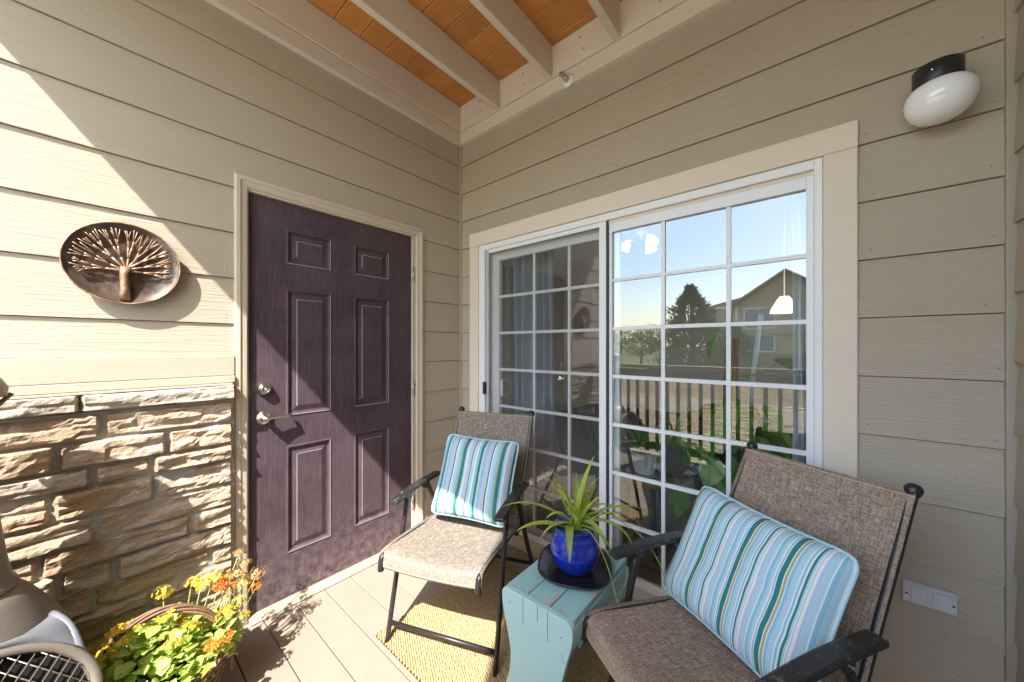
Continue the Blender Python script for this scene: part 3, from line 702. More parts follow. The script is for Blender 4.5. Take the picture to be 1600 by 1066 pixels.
# ------------------------------------------------------------------ folding sling chairs
def smooth_path(pts,n=6):
    P=[Vector(p) for p in pts]; out=[]
    for i in range(len(P)-1):
        p0=P[max(i-1,0)];p1=P[i];p2=P[i+1];p3=P[min(i+2,len(P)-1)]
        for k in range(n):
            t=k/n; out.append(.5*((2*p1)+(p2-p0)*t+(2*p0-5*p1+4*p2-p3)*t*t+(3*p1-p0-3*p2+p3)*t**3))
    out.append(P[-1]); return out
def make_chair(loc,rz,label,sling):
    c=thing('folding_chair',loc,label,'chair',rz=rz); B=lambda m,n,mt,par=c,**k: m.build(n,mt,par,world=False,**k)
    hw=.212
    seatp=smooth_path([(0,-.398,.362),(0,-.395,.392),(0,-.372,.418),(0,-.25,.412),(0,-.08,.392),(0,.10,.372)],6)
    backp=smooth_path([(0,.045,.345),(0,.085,.40),(0,.17,.565),(0,.255,.725),(0,.335,.878)],6)
    for s in (-1,1):
        m=MB(); m.tube([(s*hw,p.y,p.z) for p in seatp],.0125,10); B(m,'seat_tube',M['frame'],smooth=True)
        m=MB(); m.tube([(s*(hw+.004),p.y,p.z) for p in backp],.0125,10); bt=B(m,'back_tube',M['frame'],smooth=True)
        e=backp[-1]; d=(backp[-1]-backp[-2]).normalized(); q=d.to_track_quat('Z','Y').to_matrix().to_4x4()
        m=MB(); m.lathe([(.0145,-.012),(.0165,-.004),(.0185,.004),(.0165,.013),(.010,.019),(0,.021)],16,c=(s*(hw+.004),e.y,e.z),M=q); B(m,'end_cap',M['black'],bt,smooth=True)
        fl=[(s*.246,-.315,0.0),(s*.246,-.245,.275),(s*.244,-.170,.572)]
        m=MB(); m.tube(smooth_path(fl,4),.0125,10,flat=.8); B(m,'front_leg',M['frame'],smooth=True)
        rl=[(s*.234,.330,0.0),(s*.234,.155,.285),(s*.238,-.015,.572)]
        m=MB(); m.tube(smooth_path(rl,4),.0125,10,flat=.8); B(m,'rear_leg',M['frame'],smooth=True)
        # armrest: arched flat bar with chamfered ends
        m=MB(); n=10; prof=[]
        for i in range(n+1):
            t=i/n; y=-.275+.385*t; prof.append((y,.584+.012*math.sin(t*math.pi)+(.0 if t<.8 else (t-.8)*.02)))
        poly=[(y,z) for y,z in prof]+[(y,z-.018) for y,z in reversed(prof)]
        m.prism(poly,s*.245-.022,s*.245+.022,lambda p,q,t:(t,p,q)); a=B(m,'armrest',M['arm'],bev=.006)
        for yy in (-.170,-.015):
            m=MB(); m.box(s*.245-.012,s*.245+.012,yy-.018,yy+.018,.548,.5755); B(m,'bracket',M['frame'],a,bev=.003)
        for yy in (-.172,-.017):
            m=MB(); m.lathe([(.005,0),(.005,.004),(.002,.006)],10,c=(s*.2575,yy,.56),M=Matrix.Rotation(R(90*s),4,'Y'))
            B(m,'rivet',M['steel'],a)
        m=MB(); m.tube([(s*.227,.105,.365),(s*.227,.075,.43)],.008,8); m.box(s*.227-.004,s*.227+.004,.05,.13,.36,.378); B(m,'folding_link',M['frame'])
    m=MB(); m.tube([(-.246,-.297,.072),(.246,-.297,.072)],.0095,10); B(m,'stretcher',M['frame'],smooth=True)
    m=MB(); m.tube([(-.24,.286,.072),(.24,.286,.072)],.0095,10); B(m,'stretcher',M['frame'],smooth=True)
    m=MB(); m.tube([(-.24,.085,.368),(.24,.085,.368)],.0095,10); B(m,'stretcher',M['frame'],smooth=True)
    def interp(pp,t):
        f=t*(len(pp)-1); i=min(int(f),len(pp)-2); return pp[i].lerp(pp[i+1],f-i)
    sp_=[p+Vector((0,0,.0125)) for p in seatp]; sp_[0]=Vector((0,-.411,.372))
    def fs(u,v):
        p=interp(sp_[1:],v); s=(u-.5)*2; sag=.026*(1-s*s)*min(1,(v*1.6))*min(1,(1-v)*3+.3)
        drop=.010*(1-s*s)*(1-v)**3
        return (s*(hw+.013),p.y,p.z-sag-drop)
    m=MB(); m.grid(fs,20,26); so_=B(m,'seat_sling',sling,smooth=True,fix=False,thick=.004)
    bp=[p+Vector((0,-.010,.005)) for p in backp]
    def fb(u,v):
        p=interp(bp,.10+.885*v); s=(u-.5)*2; sag=.022*(1-s*s)*(.4+.6*math.sin(v*math.pi))
        return (s*(hw+.015),p.y+sag*.88,p.z-sag*.46)
    m=MB(); m.grid(fb,20,26); B(m,'back_sling',sling,smooth=True,fix=False,thick=.004)
    # stitched hems
    for fn,vv,nm in ((fs,.035,'hem'),(fs,.055,'hem'),(fb,.972,'hem')):
        m=MB(); m.tube([Vector(fn(i/20,vv))+Vector((0,-.0012,.0024)) for i in range(21)],.0011,5); B(m,nm,M['overspray'],so_)
    return c
ch1=make_chair((.700,-.558,0.004),R(22),'grey folding sling chair with the sunlit square pillow, next to the plum door',M['sling1'])
ch2=make_chair((1.818,-.535,0.004),R(-30),'brown folding sling chair with the wide cushion, beside the siding at right',M['sling2'])

# ------------------------------------------------------------------ pillows
def make_pillow(name,label,mat,W,H,T,Mx,seed,pinch=.05,fold=0):
    t=thing(name,Mx.translation,label,'pillow'); t.rotation_euler=Mx.to_euler()
    def f(side):
        def g(u,v):
            x=2*u-1;y=2*v-1
            px=x*(1-pinch*(1-y*y)*.9) ; py=y*(1-pinch*(1-x*x)*1.1)
            # corner ears
            k=(max(0,abs(x)-.75)/.25)*(max(0,abs(y)-.75)/.25); px*=1-.055*k*k; py*=1-.055*k*k
            h=((1-x**4)*(1-y**4))**.55
            n=noise.noise(Vector((x*2.2+seed,y*2.2,side*.7))); n2=noise.noise(Vector((x*5+seed,y*4,3+side)))-1.3*fold*math.exp(-((y+.35+.25*(x-.9))/.07)**2)*max(0,x-.25)
            rad=noise.noise(Vector((math.atan2(y,x)*4,seed,side)))*(x*x+y*y)*.5
            return (px*W/2,py*H/2,side*T/2*h*(1+.12*n+.05*n2+.08*rad)-.012*(1-y*y)*(.5))
        return g
    m=MB(); m.grid(f(1),44,40); m.grid(f(-1),44,40); 
    o=m.build('cover',mat,t,True,world=False,fix=False)
    pts=[]
    N=40
    for a,b in (((0,0),(1,0)),((1,0),(1,1)),((1,1),(0,1)),((0,1),(0,0))):
        for i in range(N): q=i/N; pts.append(f(1)(a[0]+(b[0]-a[0])*q,a[1]+(b[1]-a[1])*q))
    pts.append(pts[0]); m=MB(); m.tube(pts,.0048,7,cap=False); m.build('piping',M['piping'],t,True,world=False)
    return t
def pose(chair,x,y,z,tilt,roll=0,yaw=0):
    # pillow plane: local X across the chair, local Y up the back, local Z out of the front
    base=Matrix.Translation(chair.location)@Matrix.Rotation(chair.rotation_euler.z,4,'Z')
    up=Vector((0,math.sin(tilt),math.cos(tilt))); nx=Vector((1,0,0)); nz=nx.cross(up)
    rot=Matrix((nx,up,nz)).transposed().to_4x4()
    return base@Matrix.Translation((x,y,z))@Matrix.Rotation(yaw,4,'Z')@rot@Matrix.Rotation(roll,4,'Z')
make_pillow('throw_pillow','square blue striped pillow half in sun on the grey chair',M['pillow1'],.40,.39,.14,pose(ch1,.012,.022,.612,R(25),R(-2)),1.7,fold=.6)
make_pillow('throw_pillow','wide blue and green striped cushion on the brown chair',M['pillow2'],.46,.39,.15,pose(ch2,-.020,.025,.580,R(28),R(-2)),5.2,fold=.9)

# ------------------------------------------------------------------ turquoise stool
stl=thing('wooden_stool',(1.30,-.64,0),'chipped turquoise wooden stool between the two chairs','stool')
sx0,sx1,sy0,sy1,sz=1.170,1.432,-.852,-.425,.450
wd=(sx1-sx0)/3
for i in range(3):
    m=MB(); m.box(sx0+wd*i+.0016,sx0+wd*(i+1)-.0016,sy0+.0225,sy1,sz-.02,sz+(.0004*i)); m.build('top_board',M['teal'],stl,bev=.0025)
for x in (sx0-.0005,sx1-.0195):
    m=MB(); m.box(x,x+.02,sy0+.0226,sy1-.0226,sz-.078,sz-.0205); m.build('apron',M['tealleg'],stl,bev=.003)
def legboard(y0,y1,top,zlow=0.007):
    xc=(sx0+sx1)/2; hwid=(sx1-sx0)/2+.006
    prof=[(0,1.0),(.06,1.0),(.20,.96),(.35,.80),(.46,.73),(.56,.73),(.70,.84),(.84,.97),(.93,1.0),(.975,.97),(1.0,.86)]
    P=smooth_path([(w_*hwid,zlow+(top-zlow)*t,0) for t,w_ in prof],5)
    right=[(xc+p.x,p.y) for p in P]; left=[(xc-p.x,p.y) for p in reversed(P)]
    foot=[(xc-.06,zlow),(xc-.045,zlow+.05),(xc,zlow+.072),(xc+.045,zlow+.05),(xc+.06,zlow)]
    poly=right+left+[( a,b) for a,b in foot]
    m=MB(); m.prism(poly,y0,y1,lambda p,q,t:(p,t,q)); return m
legboard(sy0,sy0+.022,sz+.004).build('leg_board',M['tealleg'],stl,bev=.004)
legboard(sy1-.0225,sy1-.0005,sz-.021).build('leg_board',M['tealleg'],stl,bev=.004)
m=MB(); m.box(1.288,1.312,sy0+.0225,sy1-.023,.16,.215); m.build('stretcher',M['tealleg'],stl,bev=.003)
m=MB()
for xx in (-.045,.012,.05): m.box(1.301+xx-.0007,1.301+xx+.0007,sy0-.0006,sy0+.002,sz-.035-abs(xx)*1.1,sz+.003)
m.build('split',M['bark'],stl)
nmr=random.Random(2)
for (xx,zz) in ((1.40,.40),(1.405,.35),(1.20,.41)):
    o=link('nail',nme,M['bark'],stl); o.location=Vector((xx,sy0-.0005,zz))-stl.location; o.rotation_euler=(R(90),0,0)

# saucer and pot with spider plant
PC=Vector((1.312,-.618,sz+.0012))
sa=thing('plant_saucer',PC,'glossy black saucer on the turquoise stool under the blue pot','saucer')
m=MB(); sm_=44
prof=[(0,.004),(.10,.004),(.118,.008),(.140,.022),(.1475,.026),(.1495,.024),(.142,.016),(.120,.0),(0,.0)]
vs_=[]
for r,z in prof:
    for k in range(sm_):
        a=2*math.pi*k/sm_; q=1/((abs(math.cos(a))**2.9+abs(math.sin(a))**2.9)**(1/2.9)); a2=a+R(25)
        vs_.append((r*q*math.cos(a2)*.88,r*q*math.sin(a2)*.88,z))
fs_=[(i*sm_+k,i*sm_+(k+1)%sm_,(i+1)*sm_+(k+1)%sm_,(i+1)*sm_+k) for i in range(len(prof)-1) for k in range(sm_)]
m.add(vs_,fs_); m.build('dish',M['saucer'],sa,True,world=False)
pt=thing('potted_spider_plant',PC+Vector((.0,.0,.0052)),'spider plant in a cobalt blue glazed pot on the stool','potted plant')
m=MB(); m.lathe([(0,0),(.048,0),(.056,.004),(.076,.030),(.0875,.062),(.0885,.085),(.082,.112),(.072,.132),(.068,.142),(.0725,.152),(.076,.158),(.072,.160),(.066,.152),(.063,.14),(.06,.135)],56); m.build('pot',M['glaze'],pt,True,world=False)
m=MB(); 
for q in (.118,.124,.140): m.lathe([(.0795-(q-.118)*.42,q-.002),(.0815-(q-.118)*.42,q),(.0795-(q-.118)*.42,q+.002)],48)
m.build('throwing_ring',M['glaze'],pt,True,world=False)
m=MB(); m.grid(lambda u,v:((u-.5)*.126*math.sqrt(max(0,1-(2*v-1)**2*.5)),(v-.5)*.126*math.sqrt(max(0,1-(2*u-1)**2*.5)),.142+.006*noise.noise(Vector((u*9,v*9,0)))+.004*noise.noise(Vector((u*30,v*30,2)))),24,24); m.uv={}; m.build('soil',M['soil'],pt,True,world=False)
def strap_leaf(L,W,az,el,bend,twist=0,seg=12):
    m=MB(); p=Vector((0,0,0)); d=el; pts=[]
    for i in range(seg+1):
        t=i/seg; pts.append((p.copy(),d)); p=p+Vector((math.cos(d),0,math.sin(d)))*(L/seg); d-=bend/seg*(.4+1.2*t)
    vs=[];fs=[]
    for i,(q,dd) in enumerate(pts):
        t=i/seg; w_=W*(.55+.45*math.sin(min(1,t*2.2)*math.pi/2))*(1-max(0,t-.45)/.55)**.75 if t<1 else .0006
        w_=max(w_,.0006); nrm=Vector((-math.sin(dd),0,math.cos(dd))); tw=twist*t
        side=Vector((0,1,0))*math.cos(tw)+nrm*math.sin(tw)
        vs+=[q-side*w_/2+nrm*w_*.16,q,q+side*w_/2+nrm*w_*.16]
    for i in range(seg):
        b=i*3; fs+=[(b,b+1,b+4,b+3),(b+1,b+2,b+5,b+4)]
    m.add(vs,fs); me=m.mesh('leaf',True,False); me.transform(Matrix.Rotation(az,4,'Z')); return me
rl=random.Random(21)
def cam_az(px_dx,depth=0): return 0
# azimuths: image-right is about +40 deg, image-left about 220 deg, toward the viewer about -50 deg
LEAVES=[(.26,.026,212,74,.55),(.25,.022,205,66,.5),(.27,.030,55,80,.35),(.23,.026,45,70,.7),(.30,.026,225,40,1.3),(.21,.026,228,22,1.1),(.20,.030,240,30,2.4),(.20,.028,300,35,2.7),(.20,.026,345,42,2.8),
(.24,.020,20,48,2.4),(.27,.018,30,45,2.2),(.32,.016,38,38,1.5),(.24,.022,42,52,2.3),(.17,.022,60,62,1.0),(.19,.022,90,60,1.1),(.22,.022,120,62,1.0),(.20,.02,150,55,1.2),(.18,.02,180,62,.9),(.15,.018,10,70,.8),(.15,.018,270,70,1.2),(.16,.016,255,60,1.8),(.26,.016,12,40,2.6),(.14,.016,330,66,1.4),(.13,.016,80,72,.6),(.22,.02,352,30,2.4),(.12,.014,200,50,1.6)]
for L,W_,az,el,bd in LEAVES:
    o=link('leaf',strap_leaf(L,W_*1.02,R(az),R(el),bd,rl.uniform(-.5,.5)),M['spider'],pt,world=False)
    o.location=(rl.uniform(-.018,.018),rl.uniform(-.018,.018),.146)
m=MB(); m.tube(smooth_path([(.02,-.01,.15),(.07,-.02,.165),(.13,-.03,.10),(.17,-.035,.0),(.19,-.04,-.08),(.20,-.035,-.15)],6),.0016,5); m.build('runner',M['stem'],pt,True,world=False)
m=MB(); m.tube(smooth_path([(.02,.01,.15),(.10,.07,.19),(.20,.10,.15),(.27,.09,.08),(.31,.06,.0)],6),.0014,5); m.build('runner',M['stem'],pt,True,world=False)

# ------------------------------------------------------------------ basket of flowers
BC=Vector((.300,-1.60,0))
bk=thing('wicker_basket',BC,'brown wicker basket with a tall hoop handle before the stone','basket')
m=MB(); rb=random.Random(6)
H_=.19
def brad(z): return .125+.055*(z/H_)
NS=26
for ring in range(17):
    z=.006+H_*ring/16.5; pts=[]
    for k in range(NS*4+1):
        a=2*math.pi*k/(NS*4); r=brad(z)+.0042*math.cos(a*NS/2+math.pi*(ring%2)); pts.append((r*math.cos(a),r*math.sin(a),z+.001*math.sin(a*7+ring)))
    m.tube(pts,.0052,5,cap=False)
m.build('weave',M['wicker'],bk,True,world=False)
for k in range(NS):
    a=2*math.pi*k/NS; m=MB(); m.tube([(brad(0)*math.cos(a),brad(0)*math.sin(a),0),(brad(H_)*math.cos(a),brad(H_)*math.sin(a),H_+.006)],.0042,6); m.build('stake',M['wicker'],bk,True,world=False)
m=MB()
for s in range(3):
    pts=[]
    for k in range(97):
        a=2*math.pi*k/96; b_=a*14+s*2.094; r=brad(H_)+.006*math.cos(b_); pts.append((r*math.cos(a),r*math.sin(a),H_+.008+.006*math.sin(b_)))
    m.tube(pts,.0048,5,cap=False)
m.build('rim',M['wicker'],bk,True,world=False)
m=MB(); ha=R(72)
for s in range(6):
    pts=[]
    for k in range(61):
        t=k/60; a=math.pi*t; b_=t*9+s*1.047; rr_=.0105
        cx_=-math.cos(a)*.185; cz_=.10+.275*math.sin(a)**.85 if 0<t<1 else .10
        pts.append((cx_*math.cos(ha)+rr_*math.cos(b_)*math.sin(ha),cx_*math.sin(ha)-rr_*math.cos(b_)*math.cos(ha),cz_+rr_*math.sin(b_)))
    m.tube(pts,.0042,5)
m.build('handle',M['wicker'],bk,True,world=False)
fp=thing('flowering_plant',BC+Vector((0,0,.02)),'leafy succulent with yellow, orange and red flowers in the wicker basket','plant')
m=MB(); m.lathe([(.0,.0),(.115,.0),(.150,.155),(.09,.165),(0,.17)],24); m.build('soil',M['soil'],fp,True,world=False)
def succ(seed):
    r_=random.Random(seed); m=MB(); n=14; vs=[]; L=.05; 
    out=[]
    for i in range(n+1):
        t=i/n; w_=.021*math.sin(math.pi*min(1,t*.92+.06))**.8*(1+.13*(i%2)); out.append((t*L,w_))
    for i,(x,w_) in enumerate(out):
        t=i/n; z=.010*math.sin(t*2.2)-.012*t*t
        vs+=[(x,-w_,z+.006),(x,0,z),(x,w_,z+.006)]
    fs=[]
    for i in range(n):
        b=i*3; fs+=[(b,b+1,b+4,b+3),(b+1,b+2,b+5,b+4)]
    m.add(vs,fs); return m.mesh('leaf',True,False)
LM=[succ(i) for i in range(2)]
for me in LM: me.materials.append(M['kal'])
rk=random.Random(12)
def put(me,name,par,p,yaw,pitch,roll,s):
    o=bpy.data.objects.new(name,me); COL.objects.link(o); o.parent=par; o.location=p; o.rotation_euler=Euler((roll,pitch,yaw)); o.scale=(s,s,s); return o
for i in range(300):
    a=rk.uniform(0,2*math.pi); el=math.asin(rk.uniform(-.12,1)); sh=rk.uniform(.72,1.06)*(1+.18*noise.noise(Vector((math.cos(a)*2,math.sin(a)*2,el*2))))
    p=Vector((math.cos(a)*math.cos(el)*.20*sh,math.sin(a)*math.cos(el)*.215*sh,.165+math.sin(el)*.135*sh))
    put(rk.choice(LM),'leaf',fp,p-Vector((math.cos(a),math.sin(a),0))*.02,a+rk.uniform(-.9,.9),R(rk.uniform(-45,25)),R(rk.uniform(-40,25)),rk.uniform(.45,.88))
fm=MB(); base=[v.co.copy() for v in LM[0].vertices]; bf=[tuple(p.vertices) for p in LM[0].polygons]
for i in range(420):
    a=rk.uniform(0,2*math.pi); el=math.asin(rk.uniform(-.1,1)); sh=rk.uniform(.45,.9)
    T=Matrix.Translation((math.cos(a)*math.cos(el)*.20*sh,math.sin(a)*math.cos(el)*.215*sh,.155+math.sin(el)*.13*sh))@Euler((R(rk.uniform(-40,40)),R(rk.uniform(-50,30)),a+rk.uniform(-1,1))).to_matrix().to_4x4()@Matrix.Scale(rk.uniform(.5,.95),4)
    fm.add([T@v for v in base],bf)
o=fm.build('inner_foliage',M['kal'],fp,True,world=False,fix=False); o['kind']='stuff'
def cluster(n,R_,seed):
    r_=random.Random(seed); m=MB()
    for i in range(n):
        d=Vector((r_.gauss(0,1),r_.gauss(0,1),abs(r_.gauss(0,1))*.8)).normalized(); p=d*R_*r_.uniform(.55,1); p.z*=.75
        q=d.to_track_quat('Z','Y'); a0=r_.uniform(0,1.5); s=r_.uniform(.007,.0105)
        for k in range(4):
            a=a0+k*math.pi/2; e=Vector((math.cos(a),math.sin(a),.25)); f_=Vector((-math.sin(a),math.cos(a),0))
            m.add([p+q@(e*0),p+q@((e*.7+f_*.42)*s),p+q@(e*1.15*s),p+q@((e*.7-f_*.42)*s)],[(0,1,2,3)])
    return m.mesh('flower_cluster',False,False)
CL={k:[cluster(30,.034,i+q) for i in range(2)] for q,k in enumerate(('yellow','orangefl','redfl','dry'))}
for k,ms in CL.items():
    for me in ms: me.materials.append(M[k])
FL=[('yellow',(-.10,-.10,.33)),('yellow',(-.13,-.04,.29)),('yellow',(-.06,.11,.43)),('yellow',(-.10,.09,.44)),('yellow',(-.19,-.17,.30)),('yellow',(.05,-.10,.27)),('yellow',(.02,.08,.33)),('yellow',(.06,.02,.31)),
('orangefl',(-.10,.19,.40)),('orangefl',(-.02,.06,.36)),('orangefl',(.10,.10,.30)),('orangefl',(.13,.13,.31)),('orangefl',(-.04,-.01,.28)),('redfl',(-.05,-.21,.26)),('redfl',(-.08,-.19,.30)),('dry',(-.14,.24,.46)),('dry',(-.10,.25,.43)),('dry',(.03,.05,.35)),('yellow',(-.06,.24,.38)),('dry',(-.04,.28,.40)),('yellow',(.03,.22,.30)),('yellow',(-.16,.02,.41)),('orangefl',(-.02,.27,.36)),
('yellow',(-.02,-.10,.41)),('yellow',(-.03,-.06,.40)),('yellow',(0,-.13,.37)),('yellow',(.03,-.09,.39)),('yellow',(.02,-.15,.35)),('redfl',(.02,-.20,.34)),('redfl',(.06,-.21,.32)),('redfl',(.0,-.22,.31)),('yellow',(.10,.02,.36)),('yellow',(.08,.06,.38)),
('orangefl',(.0,.15,.43)),('orangefl',(-.01,.19,.41)),('dry',(.02,.17,.41)),('yellow',(.05,.20,.38)),('yellow',(.08,.16,.37)),('orangefl',(.15,.15,.33)),('orangefl',(.16,.11,.33)),('yellow',(-.05,.14,.44)),('yellow',(.0,.02,.41)),('dry',(-.05,.22,.42))]
for k,p in FL:
    p=(p[0],p[1],p[2]-.075)
    o=put(rk.choice(CL[k]),'flower_cluster',fp,p,rk.uniform(0,6),R(rk.uniform(-20,20)),R(rk.uniform(-20,20)),rk.uniform(.62,1.0))
    m=MB(); q=Vector(p); m.tube(smooth_path([(q.x*.35,q.y*.35,.15),(q.x*.7,q.y*.7,q.z*.62),(q.x,q.y,q.z)],4),.0022,5); m.build('stem',M['stem'],fp,True,world=False)

# ------------------------------------------------------------------ chiminea
cm=thing('chiminea',(.25,-2.0,0),'bronze steel chiminea with a wire mesh front beside the stone','chiminea')
m=MB(); m.lathe([(.0,.10),(.12,.11),(.175,.17),(.206,.26),(.219,.35),(.212,.43),(.180,.50),(.142,.568),(.114,.604)],48); m.build('body',M['clay'],cm,True,world=False)
m=MB(); m.lathe([(.116,.600),(.119,.606),(.116,.614),(.108,.620),(.100,.677),(.090,.77),(.080,.9),(.074,1.0),(.074,1.12)],40); m.build('neck',M['clay'],cm,True,world=False)
m=MB(); m.lathe([(.085,1.125),(.100,1.127),(.102,1.150),(.09,1.176),(.05,1.194),(0,1.199)],40); m.build('cap',M['clay'],cm,True,world=False)
for k in range(3):
    a=R(90+k*120+20); m=MB(); m.tube([(.072*math.cos(a),.072*math.sin(a),1.08),(.11*math.cos(a),.11*math.sin(a),1.13)],.006,6); m.build('cap_strut',M['clay'],cm,True,world=False)
    m=MB(); m.tube([(.14*math.cos(a),.14*math.sin(a),.15),(.25*math.cos(a),.25*math.sin(a),0)],.014,8); m.build('leg',M['clay'],cm,True,world=False)
# mouth, tilted ring with mesh, facing the viewer
face=R(14); fdir=Vector((math.cos(face),math.sin(face),0)); up=Vector((0,0,1)); tl=R(24)
nrm=(fdir*math.cos(tl)+up*math.sin(tl)); vu=(up*math.cos(tl)-fdir*math.sin(tl)); hu=Vector((-fdir.y,fdir.x,0)); mc=fdir*.275+Vector((0,.0,.355))
def mp(a,rx,ry,off=0): return mc+hu*(rx*math.cos(a))+vu*(ry*math.sin(a))+nrm*off
m=MB(); N=48; rings=[(.185,.165,-.10),(.192,.172,-.02),(.200,.180,.018),(.205,.184,.026),(.200,.179,.032),(.186,.166,.030),(.183,.163,.0),(.178,.158,-.10)]
v=[];[v.extend([mp(2*math.pi*k/N,a,b,c) for k in range(N)]) for a,b,c in rings]
m.add(v,[(i*N+k,i*N+(k+1)%N,(i+1)*N+(k+1)%N,(i+1)*N+k) for i in range(len(rings)-1) for k in range(N)]); m.build('mouth_ring',M['clay'],cm,True,world=False)
m=MB(); m.add([mp(2*math.pi*k/N,.183,.163,.004) for k in range(N)],[tuple(range(N))]); m.build('firebox',M['soot'],cm,False,world=False)
m=MB(); gp=.024
for s in (-1,1):
    dx,dy=math.cos(R(52)*s),math.sin(R(52)*s)
    for i in range(-9,10):
        ox,oy=-dy*i*gp,dx*i*gp; pts=[]
        for q in range(121):
            t=-.24+.48*q/120; x=ox+dx*t; y=oy+dy*t
            if (x/.184)**2+(y/.164)**2<1: pts.append(mc+hu*x+vu*y+nrm*(.026+.0012*s))
        if len(pts)>1: m.tube([pts[0],pts[-1]],.0014,5)
m.build('wire_mesh',M['wire'],cm,True,world=False)
# grey hood over the mouth
m=MB()
def hf(u,v):
    a=R(25+130*u); az=face+(R(90)-a)*.85; q=Vector((math.cos(az)*.192,math.sin(az)*.192,.505)); p=mp(a,.197,.178,.012).lerp(q,v); return p+(up*.6+fdir*.5)*(.045*math.sin(v*math.pi))
m.grid(hf,24,8); m.uv={}; hd=m.build('hood',M['hood'],cm,True,world=False,fix=False,thick=.006)
m=MB(); m.tube([hf(u/24,0) for u in range(25)],.008,8); m.tube([hf(0,v/8) for v in range(9)],.009,8); m.build('hood_lip',M['hood'],hd,True,world=False)

# ------------------------------------------------------------------ front railing with reed screen
rail=thing('deck_railing',(1.2,-2.4,0),'brown picket railing along the deck front, mirrored in the glass','railing')
m=MB(); m.box(.03,2.40,-2.45,-2.33,1.010,1.048); m.build('top_rail',M['railtop'],rail,bev=.004)
m=MB(); m.box(.03,2.40,-2.405,-2.367,.915,.995); m.build('sub_rail',M['rail'],rail,bev=.003)
m=MB(); m.box(.03,2.40,-2.405,-2.367,.07,.15); m.build('bottom_rail',M['rail'],rail,bev=.003)
for k in range(21):
    x=.09+.112*k; m=MB(); m.box(x-.017,x+.017,-2.366,-2.336,.06,.99); m.build('picket',M['rail'],rail,bev=.002)
for x in (.045,2.385):
    m=MB(); m.box(x-.045,x+.045,-2.43,-2.34,-.2,1.009); m.build('post',M['rail'],rail,bev=.004)
rd=thing('reed_screen',(1.2,-2.42,.1),'pale reed screen tied outside the pickets, mirrored in the glass','screen')
m=MB(); rr_=random.Random(14); z=.02
while z<.90:
    r=rr_.uniform(.0055,.0085)
    for a in range(6):
        x0=.10+a*.383; pts=[(x0+.385*q/3,-2.417+rr_.uniform(-.002,.002),z+rr_.uniform(-.003,.003)) for q in range(4)]; m.tube(pts,r,5)
    z+=r*2.3
o=m.build('reeds',M['reed'],rd,True); o['kind']='stuff'
for k in range(9):
    m=MB(); x=.15+k*.27; m.tube([(x,-2.407,.15),(x,-2.407,.91)],.0012,4); m.build('binding_wire',M['wire'],rd)

# ------------------------------------------------------------------ room behind the glass
rm=thing('room',(1.2,2.2,0),None,None); rm['kind']='structure'
m=MB(); m.box(-1.6,3.8,.141,5.2,-.05,.028); m.build('carpet',M['carpet'],rm)
m=MB(); m.box(-1.6,3.8,5.2,5.3,0,2.5); m.build('back_wall',M['roomwall'],rm)
m=MB(); m.box(-1.7,-1.6,.141,5.2,0,2.5); m.build('side_wall',M['roomwall'],rm)
m=MB(); m.box(3.8,3.9,.141,5.2,0,2.5); m.build('side_wall',M['roomwall'],rm)
m=MB(); m.box(-1.7,3.9,.141,5.3,2.5,2.6); m.build('ceiling',M['roomwall'],rm)
def curtain(x0,x1,folds,label,ph=0,sw=0):
    m=MB(); m.grid(lambda u,v:(x0+(x1-x0)*u+sw*(1-v)*u+.012*math.sin(u*9+v*3),.20+.032*math.sin(u*folds*6.283+ph)+.01*math.sin(v*4+u*7),.06+2.1*v),folds*12,10); m.uv={}
    o=m.build('curtain',M['curtain'],None,True,fix=False,thick=.002); return tag(o,label,'curtain')
curtain(.33,.70,5,'pale curtain gathered behind the left of the sliding door'); curtain(1.90,2.12,3,'pale curtain hanging behind the right edge of the sliding door',1,0)
# side table with ribbed pot
tb=thing('side_table',(1.20,.42,.028),'small round wooden plant table behind the glass','table')
m=MB(); m.lathe([(0,.42),(.15,.42),(.165,.43),(.165,.455),(.155,.462),(0,.462)],36); m.build('top',M['wood'],tb,True,world=False,bev=.001)
for k in range(4):
    a=R(45+90*k); m=MB(); m.tube([(.10*math.cos(a),.10*math.sin(a),.42),(.13*math.cos(a),.13*math.sin(a),0)],.015,8); m.build('leg',M['darkwood'],tb,True,world=False)
sa2=thing('plant_saucer',(1.20,.42,.4915),'grey saucer under the white ribbed pot behind the glass','saucer')
m=MB(); m.lathe([(0,0),(.10,0),(.125,.012),(.128,.015),(.10,.006),(0,.005)],32); m.build('dish',M['hood'],sa2,True,world=False)
p2=thing('potted_spider_plant',(1.20,.42,.498),'spider plant in a white ribbed pot behind the glass','potted plant')
m=MB(); vs_=[];N=72
pr=[(.058,0),(.066,.04),(.078,.115),(.082,.125),(.074,.125),(.07,.11)]
for r,z in pr:
    for k in range(N): a=2*math.pi*k/N; q=r*(1+(.025*(1 if (k//3)%2 else -1) if .01<z<.12 else 0)); vs_.append((q*math.cos(a),q*math.sin(a),z))
m.add(vs_,[(i*N+k,i*N+(k+1)%N,(i+1)*N+(k+1)%N,(i+1)*N+k) for i in range(len(pr)-1) for k in range(N)]+[tuple(range(N-1,-1,-1))]); m.build('pot',M['whitepot'],p2,False,world=False)
for i in range(44):
    o=link('leaf',strap_leaf(rl.uniform(.18,.34),rl.uniform(.010,.017),rl.uniform(0,6.28),R(rl.uniform(45,82)),rl.uniform(.8,2.6),0,8),M['pothos'],p2,world=False); o.location=(rl.uniform(-.03,.03),rl.uniform(-.03,.03),.10)
